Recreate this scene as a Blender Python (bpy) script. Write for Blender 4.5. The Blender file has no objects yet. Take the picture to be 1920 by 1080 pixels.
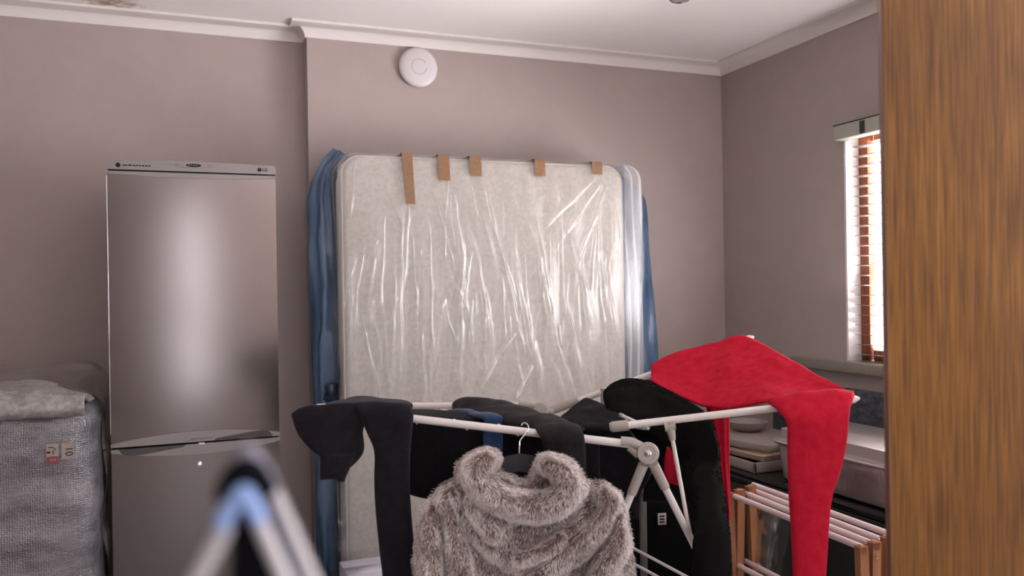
import bpy, bmesh, math, random
import numpy as np
from mathutils import Vector, Matrix, noise

random.seed(7); rng = np.random.default_rng(7)
S = bpy.context.scene
COL = S.collection
CZ = 1.40                                   # eye height
F0 = 1567.0
YAW, PIT, ROL = math.radians(21.456), math.radians(0.03), math.radians(-0.912)
_f = np.array([math.sin(YAW)*math.cos(PIT), math.cos(YAW)*math.cos(PIT), math.sin(PIT)])
_r = np.array([math.cos(YAW), -math.sin(YAW), 0.0]); _u = np.cross(_r, _f)
_c, _s = math.cos(ROL), math.sin(ROL)
_r, _u = _c*_r+_s*_u, -_s*_r+_c*_u
O = np.array([0, 0, CZ])
def ray(px, py): return _f+_r*((px-960)/F0)+_u*((540-py)/F0)
def D(px, py, d): return O+ray(px, py)*d               # at distance d along the view
def PY_(px, py, y): q = ray(px, py); return O+q*(y/q[1])
def PX_(px, py, x): q = ray(px, py); return O+q*(x/q[0])
def PZ_(px, py, z): q = ray(px, py); return O+q*((z-CZ)/q[2])

# ------------------------------------------------------------------ materials
def mat(name, col=(.5, .5, .5), rough=.6, metal=0, spec=.5, **kw):
    m = bpy.data.materials.new(name); m.use_nodes = True
    b = m.node_tree.nodes['Principled BSDF']
    b.inputs['Base Color'].default_value = (*col, 1)
    b.inputs['Roughness'].default_value = rough
    b.inputs['Metallic'].default_value = metal
    b.inputs['Specular IOR Level'].default_value = spec
    for k, v in kw.items():
        b.inputs[k.replace('_', ' ')].default_value = v
    return m
def nd(m, t, **kw):
    n = m.node_tree.nodes.new(t)
    for k, v in kw.items():
        if k.startswith('i_'):
            n.inputs[k[2:].replace('_', ' ')].default_value = v
        else: setattr(n, k, v)
    return n
def lk(m, a, ao, b, bi): m.node_tree.links.new(a.outputs[ao], b.inputs[bi])
def bsdf(m): return m.node_tree.nodes['Principled BSDF']
def coords(m, scale=(1, 1, 1), src='Object', rot=(0, 0, 0)):
    tc = nd(m, 'ShaderNodeTexCoord'); mp = nd(m, 'ShaderNodeMapping')
    mp.inputs['Scale'].default_value = scale; mp.inputs['Rotation'].default_value = rot
    lk(m, tc, src, mp, 'Vector'); return mp
def add_noise_color(m, c1, c2, scale=(5, 5, 5), ns=5, detail=6, lo=.35, hi=.65, rough=.6):
    mp = coords(m, scale); n = nd(m, 'ShaderNodeTexNoise'); n.inputs['Scale'].default_value = ns
    n.inputs['Detail'].default_value = detail; n.inputs['Roughness'].default_value = rough
    r = nd(m, 'ShaderNodeValToRGB'); r.color_ramp.elements[0].position = lo; r.color_ramp.elements[1].position = hi
    r.color_ramp.elements[0].color = (*c1, 1); r.color_ramp.elements[1].color = (*c2, 1)
    lk(m, mp, 'Vector', n, 'Vector'); lk(m, n, 'Fac', r, 'Fac'); lk(m, r, 'Color', bsdf(m), 'Base Color')
    return n, r
def add_bump(m, strength=.2, dist=.002, scale=(1, 1, 1), ns=100, detail=4, kind='ShaderNodeTexNoise', out='Fac'):
    mp = coords(m, scale); n = nd(m, kind); n.inputs['Scale'].default_value = ns
    if kind == 'ShaderNodeTexNoise': n.inputs['Detail'].default_value = detail
    b = nd(m, 'ShaderNodeBump'); b.inputs['Strength'].default_value = strength; b.inputs['Distance'].default_value = dist
    lk(m, mp, 'Vector', n, 'Vector'); lk(m, n, out, b, 'Height'); lk(m, b, 'Normal', bsdf(m), 'Normal')
    return n, b

M = {}
M['wall'] = mat('wall_paint', (.38, .32, .305), .85)
add_noise_color(M['wall'], (.375, .318, .300), (.395, .332, .314), ns=1.5)
_, _ = add_bump(M['wall'], .35, .0015, ns=260, detail=3)
M['cornice'] = mat('cornice_plaster', (.72, .68, .66), .7)
M['ceiling'] = mat('ceiling_paint', (.86, .82, .80), .85)
def ceil_stain():
    m = M['ceiling']; tc = nd(m, 'ShaderNodeNewGeometry')
    c = PZ_(205, 4, 2.687)
    sub = nd(m, 'ShaderNodeVectorMath', operation='SUBTRACT'); sub.inputs[1].default_value = tuple(c)
    lk(m, tc, 'Position', sub, 0)
    sc = nd(m, 'ShaderNodeVectorMath', operation='MULTIPLY'); sc.inputs[1].default_value = (1/.16, 1/.10, 1)
    lk(m, sub, 'Vector', sc, 0)
    ln = nd(m, 'ShaderNodeVectorMath', operation='LENGTH'); lk(m, sc, 'Vector', ln, 0)
    nz = nd(m, 'ShaderNodeTexNoise'); nz.inputs['Scale'].default_value = 28; nz.inputs['Detail'].default_value = 8
    lk(m, tc, 'Position', nz, 'Vector')
    a = nd(m, 'ShaderNodeMath', operation='MULTIPLY_ADD'); a.inputs[1].default_value = 2.6; a.inputs[2].default_value = -.75
    lk(m, nz, 'Fac', a, 0)
    b = nd(m, 'ShaderNodeMath', operation='SUBTRACT'); lk(m, a, 0, b, 0); lk(m, ln, 'Value', b, 1)
    cl = nd(m, 'ShaderNodeMapRange'); cl.inputs['From Min'].default_value = -.35; cl.inputs['From Max'].default_value = .6
    lk(m, b, 0, cl, 'Value')
    mx = nd(m, 'ShaderNodeMix', data_type='RGBA'); mx.inputs['A'].default_value = (.86, .82, .80, 1); mx.inputs['B'].default_value = (.34, .24, .15, 1)
    lk(m, cl, 'Result', mx, 'Factor'); lk(m, mx, 'Result', bsdf(m), 'Base Color')
ceil_stain()
add_bump(M['ceiling'], .3, .001, ns=120)
M['floor'] = mat('floor_tile', (.42, .35, .29), .4)
def tiles():
    m = M['floor']; mp = coords(m, (1, 1, 1)); b = nd(m, 'ShaderNodeTexBrick', offset=0.0)
    b.inputs['Scale'].default_value = 2.2; b.inputs['Mortar Size'].default_value = .01
    b.inputs['Color1'].default_value = (.38, .37, .37, 1); b.inputs['Color2'].default_value = (.35, .34, .345, 1); b.inputs['Mortar'].default_value = (.2, .17, .15, 1)
    b.inputs['Brick Width'].default_value = 1; b.inputs['Row Height'].default_value = 1
    lk(m, mp, 'Vector', b, 'Vector'); lk(m, b, 'Color', bsdf(m), 'Base Color')
tiles()
M['steel'] = mat('brushed_steel', (.16, .144, .138), .19, metal=1.0)
bsdf(M['steel']).inputs['Anisotropic'].default_value = 0.0
add_bump(M['steel'], .05, .0003, scale=(1, 1, 60), ns=14, detail=3)
M['silver'] = mat('silver_plastic', (.225, .205, .203), .38, metal=.4)
M['fridge_side'] = mat('fridge_cabinet_paint', (.30, .29, .29), .4, metal=.3)
M['recess'] = mat('grip_recess_plastic', (.055, .05, .05), .35, metal=.3)
M['gasket'] = mat('rubber_gasket', (.01, .01, .01), .7)
M['chrome'] = mat('chrome', (.8, .8, .8), .12, metal=1)
M['ink'] = mat('dark_print', (.018, .016, .02), .8, spec=.1)
M['green_led'] = mat('green_display_window', (.01, .05, .02), .3, Emission_Color=(.1, .5, .2, 1), Emission_Strength=.25)
M['wood_door'] = mat('oak_veneer', (.33, .17, .06), .42)
def woodgrain():
    m = M['wood_door']
    mp = coords(m, (1, 1, 1))
    st = nd(m, 'ShaderNodeMapping'); st.inputs['Scale'].default_value = (110, 110, .9); lk(m, mp, 'Vector', st, 'Vector')
    n1 = nd(m, 'ShaderNodeTexNoise'); n1.inputs['Scale'].default_value = 1.0; n1.inputs['Detail'].default_value = 5; lk(m, st, 'Vector', n1, 'Vector')
    st2 = nd(m, 'ShaderNodeMapping'); st2.inputs['Scale'].default_value = (620, 620, 9); lk(m, mp, 'Vector', st2, 'Vector')
    n2 = nd(m, 'ShaderNodeTexNoise'); n2.inputs['Scale'].default_value = 1.0; n2.inputs['Detail'].default_value = 3; lk(m, st2, 'Vector', n2, 'Vector')
    n3 = nd(m, 'ShaderNodeTexNoise'); n3.inputs['Scale'].default_value = 4.5; n3.inputs['Detail'].default_value = 3; lk(m, mp, 'Vector', n3, 'Vector')
    r1 = nd(m, 'ShaderNodeValToRGB'); e = r1.color_ramp.elements; e[0].position = .28; e[0].color = (.15, .068, .014, 1); e[1].position = .72; e[1].color = (.205, .102, .023, 1)
    x = r1.color_ramp.elements.new(.5); x.color = (.168, .080, .017, 1)
    lk(m, n1, 'Fac', r1, 'Fac')
    r2 = nd(m, 'ShaderNodeValToRGB'); e = r2.color_ramp.elements; e[0].position = .36; e[0].color = (.55, .47, .36, 1); e[1].position = .60; e[1].color = (1.35, 1.35, 1.3, 1)
    lk(m, n2, 'Fac', r2, 'Fac')
    mu = nd(m, 'ShaderNodeMix', data_type='RGBA', blend_type='MULTIPLY'); mu.inputs['Factor'].default_value = 1
    lk(m, r1, 'Color', mu, 'A'); lk(m, r2, 'Color', mu, 'B')
    r3 = nd(m, 'ShaderNodeValToRGB'); e = r3.color_ramp.elements; e[0].position = .35; e[0].color = (.86, .82, .78, 1); e[1].position = .65; e[1].color = (1.08, 1.08, 1.08, 1)
    lk(m, n3, 'Fac', r3, 'Fac')
    mu2 = nd(m, 'ShaderNodeMix', data_type='RGBA', blend_type='MULTIPLY'); mu2.inputs['Factor'].default_value = 1
    lk(m, mu, 'Result', mu2, 'A'); lk(m, r3, 'Color', mu2, 'B'); lk(m, mu2, 'Result', bsdf(m), 'Base Color')
    b = nd(m, 'ShaderNodeBump'); b.inputs['Strength'].default_value = .15; b.inputs['Distance'].default_value = .001
    lk(m, n2, 'Fac', b, 'Height'); lk(m, b, 'Normal', bsdf(m), 'Normal')
woodgrain()
M['door_edge'] = mat('door_edge_wood', (.12, .045, .02), .5)
M['frame_wood'] = mat('window_meranti', (.27, .07, .022), .35)
add_noise_color(M['frame_wood'], (.22, .05, .016), (.33, .10, .032), (60, 60, 2), ns=1)
M['blind_slat'] = mat('white_wood_slat', (.20, .16, .15), .35)
M['valance'] = mat('pale_green_valance', (.42, .43, .37), .5)
M['valance_trim'] = mat('valance_dark_clip', (.02, .02, .018), .5)
M['white_paint'] = mat('reveal_white_paint', (.74, .70, .68), .6)
M['stone'] = mat('speckled_granite', (.3, .27, .24), .35)
add_noise_color(M['stone'], (.15, .13, .11), (.36, .32, .28), ns=130, detail=3, lo=.4, hi=.6)
M['slab'] = mat('dark_mottled_stone', (.06, .07, .09), .4)
add_noise_color(M['slab'], (.022, .026, .035), (.10, .12, .155), (1, 1, 1.8), ns=22, detail=6, lo=.42, hi=.72)
M['mattress'] = mat('mattress_ticking', (.6, .57, .53), .9)
add_noise_color(M['mattress'], (.50, .475, .435), (.585, .56, .515), ns=11, detail=3, lo=.4, hi=.6)
add_bump(M['mattress'], .4, .003, ns=45, detail=2)
M['piping'] = mat('mattress_piping', (.60, .56, .50), .8)
M['tape'] = mat('brown_packing_tape', (.40, .235, .125), .35)
add_noise_color(M['tape'], (.36, .205, .105), (.45, .27, .15), ns=30)
def film(name, tint, base_fac, fold_fac, rough, gl=.5, diffc=(.9, .88, .88)):
    m = bpy.data.materials.new(name); m.use_nodes = True; nt = m.node_tree; nt.nodes.remove(nt.nodes['Principled BSDF'])
    out = nt.nodes['Material Output']
    tr = nd(m, 'ShaderNodeBsdfTransparent'); tr.inputs['Color'].default_value = (*tint, 1)
    df = nd(m, 'ShaderNodeBsdfDiffuse'); df.inputs['Color'].default_value = (*diffc, 1)
    g = nd(m, 'ShaderNodeBsdfGlossy'); g.inputs['Roughness'].default_value = rough; g.inputs['Color'].default_value = (.95, .95, .95, 1)
    at = nd(m, 'ShaderNodeAttribute', attribute_name='fold')
    mr = nd(m, 'ShaderNodeMapRange'); mr.inputs['To Min'].default_value = base_fac; mr.inputs['To Max'].default_value = fold_fac
    lk(m, at, 'Fac', mr, 'Value')
    m1 = nd(m, 'ShaderNodeMixShader'); lk(m, mr, 'Result', m1, 0); lk(m, tr, 0, m1, 1); lk(m, df, 0, m1, 2)
    fr = nd(m, 'ShaderNodeFresnel'); fr.inputs['IOR'].default_value = 1.5
    ma = nd(m, 'ShaderNodeMath', operation='MULTIPLY_ADD'); ma.inputs[1].default_value = gl*3; ma.inputs[2].default_value = gl*.12
    ma.use_clamp = True
    lk(m, fr, 0, ma, 0)
    tc = nd(m, 'ShaderNodeTexCoord'); n = nd(m, 'ShaderNodeTexNoise'); n.inputs['Scale'].default_value = 42; n.inputs['Detail'].default_value = 3
    mp = nd(m, 'ShaderNodeMapping'); mp.inputs['Scale'].default_value = (1, 1, .35); lk(m, tc, 'Object', mp, 'Vector'); lk(m, mp, 'Vector', n, 'Vector')
    bp = nd(m, 'ShaderNodeBump'); bp.inputs['Strength'].default_value = .25; bp.inputs['Distance'].default_value = .005
    lk(m, n, 'Fac', bp, 'Height'); lk(m, bp, 'Normal', g, 'Normal')
    m2 = nd(m, 'ShaderNodeMixShader'); lk(m, ma, 0, m2, 0); lk(m, m1, 0, m2, 1); lk(m, g, 0, m2, 2)
    lk(m, m2, 0, out, 'Surface')
    return m
M['film'] = film('clear_plastic_film', (.94, .93, .925), .06, .55, .23, .16)
M['wrapfilm'] = film('stretch_wrap_film', (.86, .86, .86), .01, .18, .2, .3)
M['bagfilm'] = film('crumpled_clear_bag', (.80, .83, .79), .05, .22, .22, .18, (.38, .40, .36))
M['boxplastic'] = film('translucent_box_plastic', (.93, .87, .89), .10, .3, .2, .22, (.80, .62, .67))
M['lidplastic'] = film('translucent_lid_plastic', (.85, .80, .78), .72, .75, .3, .3, (.36, .30, .285))
M['rimhighlight'] = film('box_rim_highlight', (.9, .85, .85), .7, .8, .2, .4, (.80, .70, .70))  # paler than box and lid: the rim highlight is put into its colour
M['blueplastic'] = mat('blue_plastic_sheet', (.075, .17, .33), .3)
add_noise_color(M['blueplastic'], (.045, .085, .155), (.10, .165, .27), (1, 1, .25), ns=14, detail=4)
add_bump(M['blueplastic'], .5, .006, (1, 1, .3), ns=26, detail=4)
M['knot'] = mat('dark_tape', (.02, .03, .06), .2)
M['bubble'] = mat('bubble_wrap', (.42, .40, .41), .27, spec=.8)
def bub():
    m = M['bubble']
    n, r = add_noise_color(m, (.085, .084, .093), (.21, .20, .215), (1, 1, 2.2), ns=7, detail=8, lo=.35, hi=.7)
    mp = coords(m, (1, 1, 1)); v = nd(m, 'ShaderNodeTexVoronoi'); v.inputs['Scale'].default_value = 135; v.inputs['Randomness'].default_value = .35
    lk(m, mp, 'Vector', v, 'Vector')
    mr = nd(m, 'ShaderNodeMapRange'); mr.inputs['From Min'].default_value = 0; mr.inputs['From Max'].default_value = .6; mr.inputs['To Min'].default_value = 1; mr.inputs['To Max'].default_value = 0
    lk(m, v, 'Distance', mr, 'Value')
    b = nd(m, 'ShaderNodeBump'); b.inputs['Strength'].default_value = .6; b.inputs['Distance'].default_value = .003; lk(m, mr, 'Result', b, 'Height')
    mp2 = coords(m, (2.5, 2.5, 30), rot=(0, .28, 0)); n2 = nd(m, 'ShaderNodeTexNoise'); n2.inputs['Scale'].default_value = 1; n2.inputs['Detail'].default_value = 4; lk(m, mp2, 'Vector', n2, 'Vector')
    b2 = nd(m, 'ShaderNodeBump'); b2.inputs['Strength'].default_value = .4; b2.inputs['Distance'].default_value = .008; lk(m, n2, 'Fac', b2, 'Height'); lk(m, b, 'Normal', b2, 'Normal')
    lk(m, b2, 'Normal', bsdf(m), 'Normal')
bub()
M['bundle'] = mat('crumpled_wrap', (.25, .235, .225), .4)
add_noise_color(M['bundle'], (.19, .18, .175), (.33, .31, .30), ns=12)
add_bump(M['bundle'], .6, .006, ns=26, detail=5)
M['sticker'] = mat('cream_sticker', (.32, .27, .235), .6)
M['red_sticker'] = mat('red_sticker', (.20, .05, .065), .6)
M['tube'] = mat('white_enamel_tube', (.74, .70, .68), .3)
M['joint'] = mat('beige_plastic_joint', (.37, .335, .30), .45)
M['rivet'] = mat('rivet_metal', (.5, .5, .52), .25, metal=1)
def cloth(name, c, var=.25, rough=.95, ns=300, bs=.5, sheen=.15):
    m = mat(name, c, rough, spec=.12, Sheen_Weight=sheen, Sheen_Roughness=.5)
    add_noise_color(m, tuple(v*(1-var) for v in c), tuple(v*(1+var) for v in c), ns=9, detail=4)
    add_bump(m, bs, .002, ns=ns, detail=3)
    return m
M['black_jersey'] = cloth('black_jersey', (.0105, .0095, .013), sheen=.05)
M['black_denim'] = cloth('faded_black_cotton', (.014, .0115, .013), sheen=.05)
M['deep_black'] = cloth('black_cotton', (.006, .0055, .007), sheen=.04)
M['fuzz_black'] = cloth('black_mohair', (.004, .0037, .0037), sheen=.03)
M['blue_cloth'] = cloth('blue_denim', (.02, .045, .11))
M['red_knit'] = mat('red_knit', (.62, .02, .035), .9, spec=.12)
def redknit():
    m = M['red_knit']
    add_noise_color(m, (.40, .007, .024), (.48, .013, .035), ns=8, detail=5)
    mp = coords(m, (1, 1, .12)); n = nd(m, 'ShaderNodeTexNoise'); n.inputs['Scale'].default_value = 240; n.inputs['Detail'].default_value = 3
    lk(m, mp, 'Vector', n, 'Vector')
    mp3 = coords(m, (1, 1, .18)); n3 = nd(m, 'ShaderNodeTexNoise'); n3.inputs['Scale'].default_value = 34; n3.inputs['Detail'].default_value = 3
    lk(m, mp3, 'Vector', n3, 'Vector')
    b = nd(m, 'ShaderNodeBump'); b.inputs['Strength'].default_value = .45; b.inputs['Distance'].default_value = .002; lk(m, n, 'Fac', b, 'Height')
    b2 = nd(m, 'ShaderNodeBump'); b2.inputs['Strength'].default_value = .5; b2.inputs['Distance'].default_value = .006; lk(m, n3, 'Fac', b2, 'Height'); lk(m, b, 'Normal', b2, 'Normal')
    lk(m, b2, 'Normal', bsdf(m), 'Normal')
redknit()
M['hanger'] = mat('dark_grey_hanger_plastic', (.03, .034, .038), .45)
def furmat(name, stops, rough=.7):
    m = mat(name, (.4, .35, .3), rough, spec=.25)
    at = nd(m, 'ShaderNodeAttribute', attribute_name='tip'); ar = nd(m, 'ShaderNodeAttribute', attribute_name='rnd')
    r = nd(m, 'ShaderNodeValToRGB'); e = r.color_ramp.elements
    e[0].position = stops[0][0]; e[0].color = (*stops[0][1], 1); e[1].position = stops[-1][0]; e[1].color = (*stops[-1][1], 1)
    for p, c in stops[1:-1]:
        x = e.new(p); x.color = (*c, 1)
    a = nd(m, 'ShaderNodeMath', operation='MULTIPLY_ADD'); a.inputs[1].default_value = .55; lk(m, ar, 'Fac', a, 0); lk(m, at, 'Fac', a, 2)
    b = nd(m, 'ShaderNodeMath', operation='SUBTRACT'); b.inputs[1].default_value = .27; lk(m, a, 0, b, 0)
    lk(m, b, 0, r, 'Fac'); lk(m, r, 'Color', bsdf(m), 'Base Color')
    return m
M['fur'] = furmat('faux_fur', [(0, (.10, .068, .058)), (.33, (.22, .165, .145)), (.58, (.56, .48, .445)), (.80, (.92, .875, .85)), (1, (.95, .92, .90))])
M['white_plastic'] = mat('white_plastic', (.62, .58, .60), .4)
M['ring_line'] = mat('grey_ring_line', (.16, .145, .16), .5)
M['pine'] = mat('pine_wood', (.42, .19, .08), .55)
add_noise_color(M['pine'], (.27, .115, .052), (.40, .19, .085), (30, 30, 2), ns=1)
M['dowel'] = mat('pale_pink_dowel', (.66, .53, .53), .5)
M['suitcase'] = mat('black_suitcase_fabric', (.0035, .0035, .004), .9, spec=.06)
add_bump(M['suitcase'], .4, .001, ns=400)
M['badge'] = mat('silver_badge', (.34, .33, .31), .4, metal=.3)
M['greyrail'] = mat('grey_trolley_rail', (.07, .065, .066), .5)
M['black_gloss'] = mat('black_glass', (.006, .006, .007), .12)
M['black_matt'] = mat('black_laminate', (.008, .008, .009), .5)
M['board'] = mat('offwhite_board', (.25, .21, .195), .6)
M['brass'] = mat('brass_wire', (.55, .38, .2), .3, metal=1)
M['pinkstuff'] = mat('mauve_cloth', (.30, .12, .16), .9)
M['carton'] = mat('pale_carton', (.55, .53, .6), .5)
M['stand_metal'] = mat('grey_stand_metal', (.34, .33, .34), .35, metal=.2)
M['stand_black'] = mat('black_plastic', (.003, .003, .0045), .9, spec=.08)
M['stand_cap'] = mat('mauve_grey_cap', (.15, .145, .19), .5)
M['stand_blue'] = mat('light_blue_band', (.17, .27, .50), .5)
M['outside'] = mat('sunlit_garden_wall', (.85, .78, .76), .9)

# ------------------------------------------------------------------ object helpers
def tag(o, label=None, cat=None, group=None, kind=None):
    if label: o['label'] = label
    if cat: o['category'] = cat
    if group: o['group'] = group
    if kind: o['kind'] = kind
    return o
def empty(name, loc):
    o = bpy.data.objects.new(name, None); COL.objects.link(o); o.location = loc; o.empty_display_size = .05
    return o
def link(name, me, m, parent=None, smooth=True):
    if m is not None:
        for x in (m if isinstance(m, list) else [m]): me.materials.append(x)
    if smooth:
        me.polygons.foreach_set('use_smooth', [True]*len(me.polygons))
    o = bpy.data.objects.new(name, me); COL.objects.link(o)
    if parent is not None:
        o.parent = parent
        off = Vector((0, 0, 0)); p = parent
        while p is not None: off += Vector(p.location); p = p.parent
        o.location = -off if not parent.parent else Vector((0, 0, 0))
        if parent.type != 'EMPTY' or parent.parent: 
            # parent already carries the offset back to world space
            tot = Vector((0, 0, 0)); p = parent
            while p is not None: tot += Vector(p.location); p = p.parent
            o.location = -tot
    return o
def mesh_np(name, V, Fq, m, parent=None, smooth=True, attrs=None):
    me = bpy.data.meshes.new(name); V = np.asarray(V, float)
    if isinstance(Fq, np.ndarray):
        k = Fq.shape[1]
        me.vertices.add(len(V)); me.vertices.foreach_set('co', V.ravel())
        me.loops.add(Fq.size); me.loops.foreach_set('vertex_index', Fq.ravel().astype(np.int32))
        me.polygons.add(len(Fq)); me.polygons.foreach_set('loop_start', np.arange(0, Fq.size, k, dtype=np.int32))
        try: me.polygons.foreach_set('loop_total', np.full(len(Fq), k, dtype=np.int32))
        except Exception: pass
        me.update(calc_edges=True)
    else:
        me.from_pydata([tuple(v) for v in V], [], [tuple(x) for x in Fq]); me.update()
    if attrs:
        for k_, a in attrs.items():
            t = me.attributes.new(k_, 'FLOAT', 'POINT'); t.data.foreach_set('value', np.asarray(a, np.float32))
    return link(name, me, m, parent, smooth)
class MB:
    def __init__(s): s.bm = bmesh.new()
    def box(s, lo, hi, bev=0, seg=2):
        r = bmesh.ops.create_cube(s.bm, size=1); vs = r['verts']
        lo = Vector(lo); hi = Vector(hi)
        for v in vs: v.co = Vector((lo[i]+(v.co[i]+.5)*(hi[i]-lo[i]) for i in range(3)))
        if bev:
            es = list({e for v in vs for e in v.link_edges})
            bmesh.ops.bevel(s.bm, geom=es, offset=bev, segments=seg, profile=.5, affect='EDGES')
        return s
    def obox(s, c, ax, ay, az, bev=0):       # oriented box: centre and three half vectors
        r = bmesh.ops.create_cube(s.bm, size=2); vs = r['verts']; c, ax, ay, az = map(Vector, (c, ax, ay, az))
        for v in vs: v.co = c+ax*v.co.x+ay*v.co.y+az*v.co.z
        if bev:
            es = list({e for v in vs for e in v.link_edges})
            bmesh.ops.bevel(s.bm, geom=es, offset=bev, segments=2, profile=.5, affect='EDGES')
        return s
    def tube(s, pts, r, n=14, cap=True):
        pts = [Vector(p) for p in pts]; rs = r if isinstance(r, (list, tuple)) else [r]*len(pts)
        rings = []; up = None
        for i, p in enumerate(pts):
            t = (pts[min(i+1, len(pts)-1)]-pts[max(i-1, 0)]).normalized()
            if up is None:
                up = Vector((0, 0, 1)) if abs(t.z) < .9 else Vector((1, 0, 0))
            a = (up-t*up.dot(t)).normalized(); up = a; b = t.cross(a)
            rings.append([s.bm.verts.new(p+(a*math.cos(k*2*math.pi/n)+b*math.sin(k*2*math.pi/n))*rs[i]) for k in range(n)])
        for i in range(len(rings)-1):
            for k in range(n):
                s.bm.faces.new((rings[i][k], rings[i][(k+1) % n], rings[i+1][(k+1) % n], rings[i+1][k]))
        if cap:
            s.bm.faces.new(list(reversed(rings[0]))); s.bm.faces.new(rings[-1])
        return s
    def lathe(s, c, axis, prof, n=48):      # prof: (radius, height along axis)
        c = Vector(c); ax = Vector(axis).normalized(); a = ax.orthogonal().normalized(); b = ax.cross(a); rings = []
        for r_, h in prof:
            if r_ < 1e-6: rings.append([s.bm.verts.new(c+ax*h)])
            else: rings.append([s.bm.verts.new(c+ax*h+(a*math.cos(k*2*math.pi/n)+b*math.sin(k*2*math.pi/n))*r_) for k in range(n)])
        for i in range(len(rings)-1):
            A, B = rings[i], rings[i+1]
            for k in range(n):
                if len(A) == 1 and len(B) == 1: continue
                if len(A) == 1: s.bm.faces.new((A[0], B[k], B[(k+1) % n]))
                elif len(B) == 1: s.bm.faces.new((A[k], A[(k+1) % n], B[0]))
                else: s.bm.faces.new((A[k], A[(k+1) % n], B[(k+1) % n], B[k]))
        return s
    def prism(s, poly, off):                # polygon of 3D points extruded by off
        off = Vector(off); a = [s.bm.verts.new(Vector(p)) for p in poly]; b = [s.bm.verts.new(Vector(p)+off) for p in poly]
        n = len(a); s.bm.faces.new(a); s.bm.faces.new(list(reversed(b)))
        for k in range(n): s.bm.faces.new((a[k], b[k], b[(k+1) % n], a[(k+1) % n]))
        return s
    def build(s, name, m, parent=None, smooth=True, auto=True):
        bmesh.ops.recalc_face_normals(s.bm, faces=s.bm.faces)
        if smooth and auto:
            for e in s.bm.edges:
                if len(e.link_faces) == 2 and e.calc_face_angle(0) > .7: e.smooth = False
        me = bpy.data.meshes.new(name); s.bm.to_mesh(me); s.bm.free()
        return link(name, me, m, parent, smooth)
def text_mesh(name, txt, size, origin, xdir, ydir, m, parent, depth=.0006):
    cu = bpy.data.curves.new(name, 'FONT'); cu.body = txt; cu.size = size; cu.extrude = depth; cu.align_x = 'CENTER'; cu.align_y = 'CENTER'
    to = bpy.data.objects.new(name, cu); COL.objects.link(to)
    dg = bpy.context.evaluated_depsgraph_get(); me = bpy.data.meshes.new_from_object(to.evaluated_get(dg))
    bpy.data.objects.remove(to); bpy.data.curves.remove(cu); me.name = name
    x = Vector(xdir).normalized(); y = Vector(ydir).normalized(); z = x.cross(y)
    mt = Matrix((( x.x, y.x, z.x, origin[0]), (x.y, y.y, z.y, origin[1]), (x.z, y.z, z.z, origin[2]), (0, 0, 0, 1)))
    me.transform(mt); me.materials.clear()
    return link(name, me, m, parent, False)

def cr(P, n):
    """Catmull-Rom resample of a point list to n points."""
    P = np.asarray(P, float); k = len(P)
    if k == 2: P = np.array([P[0], (P[0]+P[1])/2, P[1]]); k = 3
    Q = np.vstack([2*P[0]-P[1], P, 2*P[-1]-P[-2]])
    t = np.linspace(0, k-1-1e-9, n); i = t.astype(int); u = (t-i)[:, None]
    p0, p1, p2, p3 = Q[i], Q[i+1], Q[i+2], Q[i+3]
    return .5*((2*p1)+(-p0+p2)*u+(2*p0-5*p1+4*p2-p3)*u**2+(-p0+3*p1-3*p2+p3)*u**3)
def vnoise(P, scale, seed=0.0):
    o = Vector((seed*13.1, seed*7.7, seed*3.3))
    return np.array([noise.noise(Vector(p)*scale+o) for p in P])
def loft(rows, nu=24, nv=40, thick=.02, wr=.006, wscale=9, seed=1, stretch=(1, 1, .35), mn=.0025, power=.5, rip=0, ripn=6):
    """cloth body through rows of 3D points: front and back skins that meet at the side edges."""
    R = np.array([cr(r_, nu) for r_ in rows]); G = np.stack([cr(R[:, j], nv) for j in range(nu)], 1)   # nv,nu,3
    gu = np.gradient(G, axis=1); gv = np.gradient(G, axis=0); N = np.cross(gu, gv); N /= (np.linalg.norm(N, axis=2, keepdims=True)+1e-9)
    cd = (O-G); cd /= np.linalg.norm(cd, axis=2, keepdims=True)
    sg = np.sign((N*cd).sum(2).mean()); N = N*sg
    u = np.linspace(0, 1, nu)[None, :]; v = np.linspace(0, 1, nv)[:, None]
    prof = (np.clip(4*u*(1-u), 0, 1)**power)*np.ones_like(v)
    prof = prof*(np.clip(np.minimum(v, 1-v)*12, 0, 1)**.5*.8+.2)
    W = (vnoise((G.reshape(-1, 3)*np.array(stretch)), wscale, seed)+.5*vnoise((G.reshape(-1, 3)*np.array(stretch)), wscale*2.3, seed+5)).reshape(nv, nu)
    if rip: W = W+rip*np.sin(u*ripn*6.28+2*W)
    Fr = G+N*(prof*thick*.5+mn+W*wr)[..., None]; Bk = G-N*(prof*thick*.5+mn-W*wr)[..., None]
    V = np.vstack([Fr.reshape(-1, 3), Bk.reshape(-1, 3)]); n = nu*nv
    idx = np.arange(n).reshape(nv, nu); a, b, c, d = idx[:-1, :-1].ravel(), idx[:-1, 1:].ravel(), idx[1:, 1:].ravel(), idx[1:, :-1].ravel()
    F1 = np.stack([a, b, c, d], 1); F2 = np.stack([d+n, c+n, b+n, a+n], 1)
    E = []
    for e0, e1 in ((idx[:-1, 0], idx[1:, 0]), (idx[1:, -1], idx[:-1, -1]), (idx[0, 1:], idx[0, :-1]), (idx[-1, :-1], idx[-1, 1:])):
        E.append(np.stack([e0, e1, e1+n, e0+n], 1))
    return V, np.vstack([F1, F2]+E)
def join_lofts(name, parts, m, parent=None, attrs=None):
    Vs, Fs, o = [], [], 0
    for V, F in parts: Vs.append(V); Fs.append(F+o); o += len(V)
    return mesh_np(name, np.vstack(Vs), np.vstack(Fs), m, parent, attrs=attrs)
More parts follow.
